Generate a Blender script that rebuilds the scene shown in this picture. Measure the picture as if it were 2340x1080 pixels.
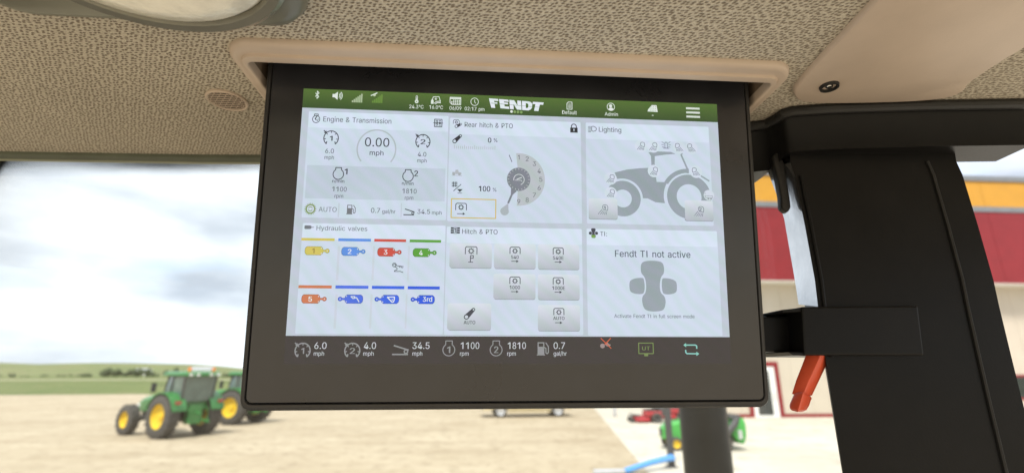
import bpy, bmesh, math, random
from mathutils import Vector, Matrix
from math import sin, cos, pi, radians, atan, atan2, sqrt, hypot
random.seed(7)
S = bpy.context.scene
C = S.collection
for o in list(bpy.data.objects): bpy.data.objects.remove(o)

# ---------------------------------------------------------------- camera, light, exposure
HC = 2.75                                   # eye height above the yard
EYE = Vector((0, 0, HC))
F = 1100.0                                  # focal length in photograph pixels (2340 wide)
PITCH = atan(310 / F); YAW = radians(3.9)   # looking up and a little right of the cab's forward axis (+Y)
EXPO = 1.64
cam = bpy.data.cameras.new('camera'); camo = bpy.data.objects.new('camera', cam); C.objects.link(camo)
cam.sensor_width = 36; cam.lens = 36 * F / 2340; cam.clip_start = 0.01; cam.clip_end = 6000
camo.location = EYE
camo.rotation_euler = (pi / 2 + PITCH, 0, -YAW)
cam.dof.use_dof = True; cam.dof.focus_distance = 0.292; cam.dof.aperture_fstop = 6.2
S.camera = camo
S.view_settings.view_transform = 'Standard'; S.view_settings.look = 'None'
S.view_settings.exposure = EXPO; S.view_settings.gamma = 1; S.view_settings.use_curve_mapping = False
S.cycles.max_bounces = 8; S.cycles.diffuse_bounces = 4; S.cycles.transparent_max_bounces = 16
S.cycles.caustics_reflective = False; S.cycles.caustics_refractive = False

SUN_EL, SUN_AZ = radians(58), radians(200)   # azimuth clockwise from +Y: behind the camera, a little left
W = bpy.data.worlds.new('World'); S.world = W; W.use_nodes = True
nt = W.node_tree; nt.nodes.clear()
def N(t, ty, **kw):
    n = t.nodes.new(ty)
    for k, v in kw.items():
        if k in n.inputs: n.inputs[k].default_value = v
        else: setattr(n, k, v)
    return n
sky = N(nt, 'ShaderNodeTexSky', sky_type='NISHITA', sun_disc=False, sun_elevation=SUN_EL, sun_rotation=SUN_AZ,
        air_density=1.0, dust_density=2.0, ozone_density=1.0)
tc = N(nt, 'ShaderNodeTexCoord')
mp = N(nt, 'ShaderNodeMapping'); mp.inputs['Scale'].default_value = (1.3, 1.3, 4.2)
nz = N(nt, 'ShaderNodeTexNoise', Scale=1.9, Detail=7.0, Roughness=0.55)
nz2 = N(nt, 'ShaderNodeTexNoise', Scale=2.6, Detail=5.0, Roughness=0.5)
cr = N(nt, 'ShaderNodeValToRGB'); cr.color_ramp.elements[0].position = .20; cr.color_ramp.elements[1].position = .42
cr2 = N(nt, 'ShaderNodeValToRGB'); cr2.color_ramp.elements[0].position = .34; cr2.color_ramp.elements[1].position = .60
cr2.color_ramp.elements[0].color = (2.2, 2.45, 2.85, 1); cr2.color_ramp.elements[1].color = (4.3, 4.5, 4.85, 1)
mixs = N(nt, 'ShaderNodeMixRGB'); bg = N(nt, 'ShaderNodeBackground', Strength=0.1); wo = N(nt, 'ShaderNodeOutputWorld')
L = nt.links.new
L(tc.outputs['Generated'], mp.inputs['Vector']); L(mp.outputs[0], nz.inputs['Vector']); L(mp.outputs[0], nz2.inputs['Vector'])
L(nz.outputs['Fac'], cr.inputs[0]); L(nz2.outputs['Fac'], cr2.inputs[0])
L(cr.outputs[0], mixs.inputs[0]); L(sky.outputs[0], mixs.inputs[1]); L(cr2.outputs[0], mixs.inputs[2])
L(mixs.outputs[0], bg.inputs['Color']); L(bg.outputs[0], wo.inputs[0])
sl = bpy.data.lights.new('sun', 'SUN'); sl.energy = 1.5; sl.angle = radians(12); sl.color = (1, .95, .87)
so = bpy.data.objects.new('sun', sl); C.objects.link(so)
sd = Vector((sin(SUN_AZ) * cos(SUN_EL), cos(SUN_AZ) * cos(SUN_EL), sin(SUN_EL)))
so.rotation_euler = (-sd).to_track_quat('-Z', 'Y').to_euler(); so.location = (0, 0, 30)

# ---------------------------------------------------------------- photograph pixel -> direction
_fw = Vector((sin(YAW), cos(YAW), 0)); _R = Vector((cos(YAW), -sin(YAW), 0)); _Z = Vector((0, 0, 1))
_V = _fw * cos(PITCH) + _Z * sin(PITCH); _U = -_fw * sin(PITCH) + _Z * cos(PITCH)
def ray(x, y): return _R * ((x - 1170) / F) - _U * ((y - 540) / F) + _V
def on_z(x, y, z):                       # where that direction meets a level surface z above the eye
    d = ray(x, y); return EYE + d * (z / d.z)
def on_y(x, y, yy):                      # ... meets an upright surface at that depth
    d = ray(x, y); return EYE + d * (yy / d.y)
def on_ground(x, y): return on_z(x, y, -HC)

# ---------------------------------------------------------------- materials
def srgb(r, g=None, b=None):
    if g is None: r, g, b = r
    f = lambda c: (c / 255) / 12.92 if c <= 10 else (((c / 255) + .055) / 1.055) ** 2.4
    return (f(r), f(g), f(b), 1)
def pm(name, col, rough=.5, var=.12, scale=20., bump=.0, bscale=None, metallic=0., spec=.5, coat=0., detail=4., rvar=.0, col2=None):
    m = bpy.data.materials.new(name); m.use_nodes = True; t = m.node_tree
    p = t.nodes['Principled BSDF']
    p.inputs['Roughness'].default_value = rough; p.inputs['Metallic'].default_value = metallic
    p.inputs['Specular IOR Level'].default_value = spec; p.inputs['Coat Weight'].default_value = coat
    c = col if len(col) == 4 else (*col, 1)
    tc = N(t, 'ShaderNodeTexCoord')
    n = N(t, 'ShaderNodeTexNoise', Scale=scale, Detail=detail, Roughness=.6)
    t.links.new(tc.outputs['Object'], n.inputs['Vector'])
    r = N(t, 'ShaderNodeValToRGB'); r.color_ramp.elements[0].position = .3; r.color_ramp.elements[1].position = .7
    a = col2 if col2 else tuple(x * (1 - var) for x in c[:3])
    b = tuple(min(1, x * (1 + var)) for x in c[:3])
    r.color_ramp.elements[0].color = (*a[:3], 1); r.color_ramp.elements[1].color = (*b, 1)
    t.links.new(n.outputs['Fac'], r.inputs[0]); t.links.new(r.outputs[0], p.inputs['Base Color'])
    if rvar:
        mr = N(t, 'ShaderNodeMapRange'); mr.inputs['To Min'].default_value = max(.02, rough - rvar); mr.inputs['To Max'].default_value = rough + rvar
        t.links.new(n.outputs['Fac'], mr.inputs['Value']); t.links.new(mr.outputs[0], p.inputs['Roughness'])
    if bump:
        n2 = N(t, 'ShaderNodeTexNoise', Scale=bscale or scale * 4, Detail=3.)
        t.links.new(tc.outputs['Object'], n2.inputs['Vector'])
        bp = N(t, 'ShaderNodeBump', Strength=bump, Distance=.001)
        t.links.new(n2.outputs['Fac'], bp.inputs['Height']); t.links.new(bp.outputs[0], p.inputs['Normal'])
    return m
def glass_mat(name, tint=(1, 1, 1), refl=1.0, frit=False):
    m = bpy.data.materials.new(name); m.use_nodes = True; t = m.node_tree; t.nodes.clear()
    out = N(t, 'ShaderNodeOutputMaterial'); tr = N(t, 'ShaderNodeBsdfTransparent', Color=(*tint, 1))
    gl = N(t, 'ShaderNodeBsdfGlossy', Roughness=.02); fr = N(t, 'ShaderNodeFresnel', IOR=1.35)
    mx = N(t, 'ShaderNodeMixShader'); k = t.links.new
    k(fr.outputs[0], mx.inputs[0]); k(tr.outputs[0], mx.inputs[1]); k(gl.outputs[0], mx.inputs[2])
    last = mx
    if frit:                                      # printed ceramic dots along the upper edge of the pane
        tc = N(t, 'ShaderNodeTexCoord'); mp = N(t, 'ShaderNodeMapping'); mp.inputs['Rotation'].default_value = (0, pi / 4, 0)
        mp.inputs['Scale'].default_value = (620, 0, 620)
        vo = N(t, 'ShaderNodeTexVoronoi', Scale=1.0, Randomness=0.0)
        sx = N(t, 'ShaderNodeSeparateXYZ')
        k(tc.outputs['Object'], mp.inputs[0]); k(mp.outputs[0], vo.inputs['Vector']); k(tc.outputs['Object'], sx.inputs[0])
        mr = N(t, 'ShaderNodeMapRange'); mr.inputs['From Min'].default_value = -.013; mr.inputs['From Max'].default_value = 0
        mr.inputs['To Min'].default_value = 0; mr.inputs['To Max'].default_value = .40
        k(sx.outputs['Z'], mr.inputs['Value'])
        lt = N(t, 'ShaderNodeMath', operation='LESS_THAN'); k(vo.outputs['Distance'], lt.inputs[0]); k(mr.outputs[0], lt.inputs[1])
        df = N(t, 'ShaderNodeBsdfDiffuse', Color=(.02, .022, .02, 1)); m2 = N(t, 'ShaderNodeMixShader')
        k(lt.outputs[0], m2.inputs[0]); k(mx.outputs[0], m2.inputs[1]); k(df.outputs[0], m2.inputs[2]); last = m2
    k(last.outputs[0], out.inputs[0]); return m
def fabric_mat():
    m = bpy.data.materials.new('knit headliner cloth'); m.use_nodes = True; t = m.node_tree; k = t.links.new
    p = t.nodes['Principled BSDF']; p.inputs['Roughness'].default_value = .95; p.inputs['Specular IOR Level'].default_value = .15
    p.inputs['Sheen Weight'].default_value = .15
    tc = N(t, 'ShaderNodeTexCoord')
    wob = N(t, 'ShaderNodeTexNoise', Scale=260., Detail=2.); k(tc.outputs['Object'], wob.inputs['Vector'])
    va = N(t, 'ShaderNodeVectorMath', operation='MULTIPLY_ADD'); va.inputs[1].default_value = (.0016, .0016, 0)
    k(wob.outputs['Color'], va.inputs[0]); k(tc.outputs['Object'], va.inputs[2])
    # staggered grid of sunk dark stitches: shear x by half of y
    sx = N(t, 'ShaderNodeSeparateXYZ'); k(va.outputs[0], sx.inputs[0])
    sh = N(t, 'ShaderNodeMath', operation='MULTIPLY_ADD'); sh.inputs[1].default_value = .66; k(sx.outputs['Y'], sh.inputs[0]); k(sx.outputs['X'], sh.inputs[2])
    cb = N(t, 'ShaderNodeCombineXYZ'); k(sh.outputs[0], cb.inputs['X']); k(sx.outputs['Y'], cb.inputs['Y'])
    mp = N(t, 'ShaderNodeMapping'); mp.inputs['Scale'].default_value = (375, 500, 1); k(cb.outputs[0], mp.inputs[0])
    vo = N(t, 'ShaderNodeTexVoronoi', Scale=1.0, Randomness=.55, voronoi_dimensions='2D'); k(mp.outputs[0], vo.inputs['Vector'])
    rd = N(t, 'ShaderNodeValToRGB'); rd.color_ramp.elements[0].position = .20; rd.color_ramp.elements[1].position = .40
    k(vo.outputs['Distance'], rd.inputs[0])
    kn = N(t, 'ShaderNodeTexNoise', Scale=1100., Detail=3., Roughness=.7); k(tc.outputs['Object'], kn.inputs['Vector'])
    big = N(t, 'ShaderNodeTexNoise', Scale=14., Detail=3.); k(tc.outputs['Object'], big.inputs['Vector'])
    base = N(t, 'ShaderNodeValToRGB'); base.color_ramp.elements[0].position = .36; base.color_ramp.elements[1].position = .64
    base.color_ramp.elements[0].color = (.42, .38, .305, 1); base.color_ramp.elements[1].color = (.64, .595, .50, 1)
    k(kn.outputs['Fac'], base.inputs[0])
    mx = N(t, 'ShaderNodeMixRGB'); mx.inputs[1].default_value = (.185, .150, .110, 1); k(rd.outputs[0], mx.inputs[0]); k(base.outputs[0], mx.inputs[2])
    br = N(t, 'ShaderNodeMapRange'); br.inputs['To Min'].default_value = .86; br.inputs['To Max'].default_value = 1.14; k(big.outputs['Fac'], br.inputs['Value'])
    ml = N(t, 'ShaderNodeVectorMath', operation='SCALE'); k(mx.outputs[0], ml.inputs[0]); k(br.outputs[0], ml.inputs['Scale'])
    k(ml.outputs[0], p.inputs['Base Color'])
    ad = N(t, 'ShaderNodeMath', operation='MULTIPLY_ADD'); ad.inputs[1].default_value = .5; k(kn.outputs['Fac'], ad.inputs[0]); k(rd.outputs[0], ad.inputs[2])
    bp = N(t, 'ShaderNodeBump', Strength=.6, Distance=.0008); k(ad.outputs[0], bp.inputs['Height']); k(bp.outputs[0], p.inputs['Normal'])
    return m
def ground_mat(name, c1, c2, c3, s1, s2, bump=.3, tracks=False):
    m = bpy.data.materials.new(name); m.use_nodes = True; t = m.node_tree; k = t.links.new
    p = t.nodes['Principled BSDF']; p.inputs['Roughness'].default_value = .95; p.inputs['Specular IOR Level'].default_value = .2
    tc = N(t, 'ShaderNodeTexCoord')
    a = N(t, 'ShaderNodeTexNoise', Scale=s1, Detail=6., Roughness=.65); b = N(t, 'ShaderNodeTexNoise', Scale=s2, Detail=4., Roughness=.7)
    k(tc.outputs['Object'], a.inputs['Vector']); k(tc.outputs['Object'], b.inputs['Vector'])
    r = N(t, 'ShaderNodeValToRGB'); r.color_ramp.elements[0].position = .3; r.color_ramp.elements[1].position = .62
    r.color_ramp.elements[0].color = (*c1, 1); r.color_ramp.elements[1].color = (*c2, 1); k(a.outputs['Fac'], r.inputs[0])
    r2 = N(t, 'ShaderNodeValToRGB'); r2.color_ramp.elements[0].position = .30; r2.color_ramp.elements[1].position = .48; k(b.outputs['Fac'], r2.inputs[0])
    mx = N(t, 'ShaderNodeMixRGB'); mx.inputs[1].default_value = (*c3, 1); k(r2.outputs[0], mx.inputs[0]); k(r.outputs[0], mx.inputs[2])
    if tracks:                                    # worn wheel tracks crossing the yard
        mp = N(t, 'ShaderNodeMapping'); mp.inputs['Rotation'].default_value = (0, 0, .42); mp.inputs['Scale'].default_value = (.045, .9, 1)
        tn = N(t, 'ShaderNodeTexNoise', Scale=1.0, Detail=4., Roughness=.55, Distortion=.4); k(tc.outputs['Object'], mp.inputs[0]); k(mp.outputs[0], tn.inputs['Vector'])
        tr_ = N(t, 'ShaderNodeValToRGB'); tr_.color_ramp.elements[0].position = .36; tr_.color_ramp.elements[1].position = .52
        tr_.color_ramp.elements[0].color = (.91, .90, .89, 1); tr_.color_ramp.elements[1].color = (1, 1, 1, 1); k(tn.outputs['Fac'], tr_.inputs[0])
        mu = N(t, 'ShaderNodeMixRGB', blend_type='MULTIPLY'); mu.inputs[0].default_value = 1; k(mx.outputs[0], mu.inputs[1]); k(tr_.outputs[0], mu.inputs[2]); mx = mu
    k(mx.outputs[0], p.inputs['Base Color'])
    bp = N(t, 'ShaderNodeBump', Strength=bump, Distance=.02); k(b.outputs['Fac'], bp.inputs['Height']); k(bp.outputs[0], p.inputs['Normal'])
    return m
_ui = {}
def ui_mat(rgb, rgb2=None, axis_len=None):
    """A lit patch of the display: emits its colour, under the glass's own dim sheen."""
    key = (rgb, rgb2)
    if key in _ui: return _ui[key]
    m = bpy.data.materials.new('display light'); m.use_nodes = True; t = m.node_tree; k = t.links.new
    p = t.nodes['Principled BSDF']; p.inputs['Base Color'].default_value = (.016, .015, .016, 1); p.inputs['Roughness'].default_value = .32
    p.inputs['Specular IOR Level'].default_value = .5
    c = srgb(rgb); p.inputs['Emission Strength'].default_value = 1 / 2 ** EXPO
    tc = N(t, 'ShaderNodeTexCoord')
    if rgb2:
        r = N(t, 'ShaderNodeMixRGB'); r.inputs[1].default_value = srgb(rgb2); r.inputs[2].default_value = c
        s = N(t, 'ShaderNodeSeparateXYZ'); k(tc.outputs['Generated'], s.inputs[0]); k(s.outputs['Y'], r.inputs[0]); src = r.outputs[0]
    else:
        rg = N(t, 'ShaderNodeRGB'); rg.outputs[0].default_value = c; src = rg.outputs[0]
    # random brightness drift and camera moire bands, painted into the emission colour
    n = N(t, 'ShaderNodeTexNoise', Scale=26., Detail=2.); k(tc.outputs['Object'], n.inputs['Vector'])
    w = N(t, 'ShaderNodeTexWave', Scale=58., Distortion=5.5, Detail=1.0); w.bands_direction = 'DIAGONAL'; w.inputs['Detail Scale'].default_value = .6
    k(tc.outputs['Object'], w.inputs['Vector'])
    h = N(t, 'ShaderNodeCombineXYZ')
    for i, (lo, hi) in enumerate(((.955, 1.025), (.985, 1.01), (.96, 1.04))):
        mr = N(t, 'ShaderNodeMapRange'); mr.inputs['To Min'].default_value = lo; mr.inputs['To Max'].default_value = hi
        k((w if i != 1 else n).outputs['Fac' if i == 1 else 'Fac'], mr.inputs['Value']); k(mr.outputs[0], h.inputs[i])
    br = N(t, 'ShaderNodeMapRange'); br.inputs['To Min'].default_value = .93; br.inputs['To Max'].default_value = 1.07; k(n.outputs['Fac'], br.inputs['Value'])
    m1 = N(t, 'ShaderNodeVectorMath', operation='MULTIPLY'); k(src, m1.inputs[0]); k(h.outputs[0], m1.inputs[1])
    m2 = N(t, 'ShaderNodeVectorMath', operation='SCALE'); k(m1.outputs[0], m2.inputs[0]); k(br.outputs[0], m2.inputs['Scale'])
    k(m2.outputs[0], p.inputs['Emission Color'])
    _ui[key] = m; return m

# ---------------------------------------------------------------- mesh helpers
class MB:
    def __init__(s): s.v = []; s.f = []; s.m = []
    def add(s, vs, fs, mi=0):
        b = len(s.v); s.v += [tuple(v) for v in vs]; s.f += [tuple(b + i for i in f) for f in fs]; s.m += [mi] * len(fs); return s
    def box(s, x0, x1, y0, y1, z0, z1, mi=0, M=None):
        vs = [Vector((x, y, z)) for x in (x0, x1) for y in (y0, y1) for z in (z0, z1)]
        if M: vs = [M @ v for v in vs]
        return s.add(vs, [(0, 1, 3, 2), (4, 6, 7, 5), (0, 4, 5, 1), (2, 3, 7, 6), (0, 2, 6, 4), (1, 5, 7, 3)], mi)
    def tube(s, pts, r, n=10, mi=0, caps=True):
        pts = [Vector(p) for p in pts]; rs = r if isinstance(r, (list, tuple)) else [r] * len(pts); rings = []
        for i, p in enumerate(pts):
            d = (pts[min(i + 1, len(pts) - 1)] - pts[max(i - 1, 0)]).normalized()
            a = d.cross(Vector((0, 0, 1)) if abs(d.z) < .9 else Vector((1, 0, 0))).normalized(); b = d.cross(a)
            rings.append([p + (a * cos(2 * pi * k / n) + b * sin(2 * pi * k / n)) * rs[i] for k in range(n)])
        return s.loft(rings, True, caps, mi)
    def loft(s, rings, closed=True, caps=False, mi=0):
        n = len(rings[0]); vs = [v for r in rings for v in r]; fs = []
        for i in range(len(rings) - 1):
            for k in range(n if closed else n - 1):
                k2 = (k + 1) % n
                fs.append((i * n + k, i * n + k2, (i + 1) * n + k2, (i + 1) * n + k))
        if caps: fs.append(tuple(range(n - 1, -1, -1))); fs.append(tuple((len(rings) - 1) * n + k for k in range(n)))
        return s.add(vs, fs, mi)
    def lathe(s, prof, axis='Y', n=28, c=(0, 0, 0), mi=0, caps=True):        # prof: (distance along axis, radius)
        rings = []
        for a, r in prof:
            ring = []
            for k in range(n):
                q = 2 * pi * k / n; x, y = r * cos(q), r * sin(q)
                v = {'Y': (x, a, y), 'X': (a, x, y), 'Z': (x, y, a)}[axis]; ring.append(Vector(v) + Vector(c))
            rings.append(ring)
        return s.loft(rings, True, caps, mi)
    def prism(s, pts, d0, d1, to3, mi=0):                          # flat outline pushed from d0 to d1
        n = len(pts); vs = [to3(x, y, d0) for x, y in pts] + [to3(x, y, d1) for x, y in pts]
        fs = [tuple(range(n - 1, -1, -1)), tuple(range(n, 2 * n))] + [(k, (k + 1) % n, n + (k + 1) % n, n + k) for k in range(n)]
        return s.add(vs, fs, mi)
    def build(s, name, mats, parent=None, smooth=False, bevel=0, seg=2, loc=None, auto=35):
        me = bpy.data.meshes.new(name); me.from_pydata(s.v, [], s.f)
        for m in (mats if isinstance(mats, (list, tuple)) else [mats]): me.materials.append(m)
        me.polygons.foreach_set('material_index', s.m)
        bm = bmesh.new(); bm.from_mesh(me)
        bmesh.ops.recalc_face_normals(bm, faces=bm.faces)
        if bevel:
            bmesh.ops.bevel(bm, geom=[e for e in bm.edges if e.is_manifold and e.calc_face_angle(0) > radians(30)], offset=bevel, segments=seg, affect='EDGES', profile=.6)
        if smooth:
            for f in bm.faces: f.smooth = True
            for e in bm.edges:
                if e.is_manifold and e.calc_face_angle(0) > radians(auto): e.smooth = False
        bm.to_mesh(me); bm.free(); me.update()
        o = bpy.data.objects.new(name, me); C.objects.link(o)
        if loc is not None: o.location = loc
        if parent: o.parent = parent
        return o
def tag(o, label, cat, group=None):
    o['label'] = label; o['category'] = cat
    if group: o['group'] = group
    return o
def struct(o): o['kind'] = 'structure'; return o
def thing(name, label, cat, loc=(0, 0, 0), rz=0, group=None):
    o = bpy.data.objects.new(name, None); C.objects.link(o); o.location = loc; o.rotation_euler = (0, 0, rz); o.empty_display_size = .1
    return tag(o, label, cat, group)
def copy_tree(o, parent=None):
    c = o.copy(); C.objects.link(c); c.parent = parent
    for ch in list(o.children): copy_tree(ch, c)
    return c
def rrect(x0, x1, y0, y1, r, n=6):
    out = []
    for cx, cy, a in ((x1 - r, y1 - r, 0), (x0 + r, y1 - r, 90), (x0 + r, y0 + r, 180), (x1 - r, y0 + r, 270)):
        for k in range(n + 1):
            q = radians(a + 90 * k / n); out.append((cx + r * cos(q), cy + r * sin(q)))
    return out
def filled(name, loops, thick, mats, to3=None, parent=None):
    """Flat shape with holes (first loop outside), given thickness, as one mesh."""
    cu = bpy.data.curves.new(name, 'CURVE'); cu.dimensions = '2D'; cu.fill_mode = 'BOTH'; cu.extrude = thick / 2
    for lp in loops:
        sp = cu.splines.new('POLY'); sp.points.add(len(lp) - 1); sp.use_cyclic_u = True
        for p, q in zip(sp.points, lp): p.co = (q[0], q[1], 0, 1)
    ob = bpy.data.objects.new(name, cu); C.objects.link(ob)
    me = bpy.data.meshes.new_from_object(ob.evaluated_get(bpy.context.evaluated_depsgraph_get()))
    bpy.data.objects.remove(ob); bpy.data.curves.remove(cu); me.name = name
    me.materials.clear()
    for m in (mats if isinstance(mats, (list, tuple)) else [mats]): me.materials.append(m)
    o = bpy.data.objects.new(name, me); C.objects.link(o)
    if parent: o.parent = parent
    return o

# ---------------------------------------------------------------- shared materials
M_fabric = fabric_mat()
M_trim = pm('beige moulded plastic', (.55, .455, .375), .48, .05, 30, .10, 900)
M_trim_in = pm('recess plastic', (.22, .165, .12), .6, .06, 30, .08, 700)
M_bezel = pm('black display glass with faint smears', (.020, .021, .026), .30, .35, 14, 0, rvar=.12, spec=.85)
M_rim = pm('charcoal moulded rim', (.028, .028, .029), .42, .15, 60, .12, 1500)
M_blackpaint = pm('satin black painted steel', (.007, .007, .0072), .38, .25, 18, .06, 700, coat=.0, rvar=.08, spec=.2)
M_painted_gloss = pm('pale metal as painted reflection', (.55, .56, .58), .17, .2, 35, .05, 300, metallic=.9, coat=.3, rvar=.08)  # pale metal colour stands in for bright sky reflected in glossy black paint
M_rubber = pm('black rubber', (.012, .012, .012), .55, .2, 60, .15, 600)
M_orange = pm('orange red plastic', (.82, .12, .055), .32, .08, 40, .06, 800)
M_seal = pm('green grey seal', (.10, .115, .085), .7, .15, 30, .1, 500)
M_sealpale = pm('pale sage strip', (.34, .35, .25), .6, .1, 30)
M_dark = pm('dark void', (.01, .01, .01), .8)
M_green = pm('farm green paint', (.035, .20, .045), .35, .1, 6, coat=.3)
M_brgreen = pm('bright mower green paint', (.045, .34, .05), .35, .1, 6, coat=.3)
M_yellow = pm('yellow rim paint', (.72, .50, .02), .4, .08, 8)
M_tyre = pm('dusty tyre rubber', (.045, .043, .042), .9, .25, 14, .3, 60, col2=(.085, .078, .068))
M_darkmetal = pm('dark machine metal', (.05, .05, .052), .5, .25, 12)
M_red = pm('mower red paint', (.36, .014, .022), .35, .1, 8, coat=.3)
M_silver = pm('silver wheel', (.62, .62, .63), .35, .1, 9, metallic=.6)
M_gold = pm('pale gold car paint', (.60, .50, .30), .3, .06, 6, metallic=.25, coat=.5)
M_beacon = pm('amber beacon', (.85, .22, .03), .3, .05, 10)
M_winglass = pm('vehicle glass', (.10, .15, .14), .08, .2, 3, spec=.8)
M_seat = pm('black vinyl', (.03, .03, .03), .6, .2, 20)
M_white = pm('white enamel', (.78, .78, .76), .4, .04, 10)
M_chrome = pm('bright chrome', (.75, .74, .70), .12, .05, 20, metallic=1.)
M_lens = pm('ribbed clear lens', (.86, .83, .72), .14, .12, 90, .5, 260, spec=.9)
M_lamp = pm('grey green lamp plastic', (.16, .16, .125), .34, .1, 30)

# ================================================================= THE YARD
M_gravel = ground_mat('tan gravel', (.39, .315, .215), (.49, .41, .295), (.29, .23, .155), .30, 2.2, .35, True)
M_field = ground_mat('grass field', (.075, .12, .03), (.16, .19, .06), (.20, .17, .08), .03, .3, .2)
M_conc = ground_mat('pale concrete', (.52, .47, .39), (.62, .575, .49), (.44, .39, .31), .22, 1.1, .06)
M_road = ground_mat('pale farm track', (.42, .37, .26), (.5, .44, .33), (.38, .33, .24), .1, 1., .1)
struct(MB().add([(-3000, -3000, -.03), (3000, -3000, -.03), (3000, 3000, -.03), (-3000, 3000, -.03)], [(0, 1, 2, 3)]).build('field', M_field))
edge = [(-200, -60), (60, -60), (60, 66), (5, 70), (-20, 60), (-32, 58), (-44, 70), (-70, 66), (-120, 40), (-200, 20)]
struct(MB().prism([(x, y) for x, y in edge], -.02, 0, lambda x, y, d: Vector((x, y, d))).build('gravel_yard', M_gravel))
a, b = on_ground(1360, 935), on_ground(1480, 1080); d = (b - a) / (b.y - a.y)
pa, pb = a + d * (60 - a.y), b + d * (-2 - b.y)
struct(MB().prism([(pb.x, pb.y), (58, -2), (58, 60), (pa.x, pa.y)], -.05, .015, lambda x, y, d: Vector((x, y, d))).build('concrete_apron', M_conc))
struct(MB().prism([(-400, 185), (200, 215), (200, 232), (-400, 204)], -.03, -.012, lambda x, y, d: Vector((x, y, d))).build('farm_track', M_road))
# low hills along the horizon
hm = MB(); nx, ny = 90, 12; vs = []; fs = []
for j in range(ny + 1):
    for i in range(nx + 1):
        x = -1400 + 2600 * i / nx; y = 330 + 900 * j / ny; tt = j / ny
        hgt = (sin(x * .0061 + .8) * .3 + sin(x * .0143 + y * .004) * .22 + .75) * 21 * min(1, tt * 1.7) ** 1.5
        vs.append((x, y, -.3 + hgt + (0 if j else -1)))
for j in range(ny):
    for i in range(nx): q = j * (nx + 1) + i; fs.append((q, q + 1, q + nx + 2, q + nx + 1))
hm.add(vs, fs)
M_hill = ground_mat('hill pasture', (.10, .14, .05), (.20, .22, .09), (.26, .21, .12), .012, .05, .0)
struct(hm.build('hills', M_hill, smooth=True))
for (px, py, dist, w, h, lab) in ((462, 846, 330, 12, 4.2, 'long white farm shed on the hillside above the tractors'), (330, 842, 420, 9, 4, 'small white farm shed standing alone on the grassy hill')):
    d = ray(px, py); p = EYE + d * (dist / d.y)
    sh = thing('farm_shed', lab, 'shed', (p.x, p.y, .3), .1)
    MB().box(-w / 2, w / 2, -3, 3, -1.5, h).build('wall', M_white, sh)
    MB().prism([(-3.4, h), (3.4, h), (0, h + 1.6)], -w / 2 - .3, w / 2 + .3, lambda x, y, d: Vector((d, x, y))).build('roof', M_silver, sh)
    MB().box(-1.6, 1.6, -3.05, -2.9, 0, 3.2).build('door', M_darkmetal, sh)

rnd = random.Random(3); ft = MB()
for k in range(260):                                     # a far belt of trees and scrub that reads as one mass
    x = rnd.uniform(-420, 60); y = 318 + 25 * sin(x * .021) + rnd.uniform(-8, 8); hgt = rnd.uniform(1.2, 4.2) * (1.3 if sin(x * .05) > .2 else .55)
    for c_ in range(5):
        cx_, cy_, cz_, r_ = x + rnd.uniform(-1.6, 1.6), y + rnd.uniform(-1.5, 1.5), hgt * rnd.uniform(.3, .95) - .3, hgt * rnd.uniform(.22, .42)
        P6 = [Vector((cx_ + r_ * a_ * rnd.uniform(.7, 1.2), cy_ + r_ * b_ * rnd.uniform(.7, 1.2), cz_ + r_ * d_ * rnd.uniform(.7, 1.2))) for a_, b_, d_ in ((1, 0, 0), (0, 1, 0), (-1, 0, 0), (0, -1, 0), (0, 0, 1), (0, 0, -1))]
        ft.add(P6, [(0, 1, 4), (1, 2, 4), (2, 3, 4), (3, 0, 4), (1, 0, 5), (2, 1, 5), (3, 2, 5), (0, 3, 5)])
fto = ft.build('distant_trees', pm('far foliage', (.055, .075, .03), .9, .35, .2)); fto['kind'] = 'stuff'
tag(fto, 'dark belt of far trees and scrub along the foot of the hills', 'trees')

# ---- wheels
def wheel(parent, c, r, w, rim_r, side, tyre_m, rim_m, lugs=0, name='wheel'):
    """Tyre is the part, its rim and hub sub-parts.  Axle along Y; side = +1 when the outer face looks to +Y."""
    t = MB(); hw = w / 2
    t.lathe([(-hw * .75, rim_r), (-hw, rim_r * 1.06), (-hw, r * .86), (-hw * .8, r * .965), (0, r * .985 if lugs else r), (hw * .8, r * .965), (hw, r * .86), (hw, rim_r * 1.06), (hw * .75, rim_r)], 'Y', 36, caps=False)
    for k in range(lugs):
        for s in (-1, 1):
            q = 2 * pi * (k + (.5 if s > 0 else 0)) / lugs
            M = Matrix.Rotation(-q, 4, 'Y') @ Matrix.Translation((r * .98, s * hw * .48, 0)) @ Matrix.Rotation(s * .65, 4, 'X')
            t.box(-r * .03, r * .03, -hw * .55, hw * .55, -r * .032, r * .032, 0, M)
    o = t.build(name, tyre_m, parent, smooth=True, loc=c)
    rm = MB(); s = side
    rm.lathe([(-hw * .8 * s, rim_r * .98), (hw * .78 * s, rim_r * 1.04), (hw * .8 * s, rim_r * .95), (hw * .35 * s, rim_r * .86), (hw * .12 * s, rim_r * .55), (hw * .16 * s, rim_r * .30), (hw * .42 * s, rim_r * .27), (hw * .45 * s, .02)], 'Y', 28)
    rm.build('rim', rim_m, o, smooth=True)
    return o

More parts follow.
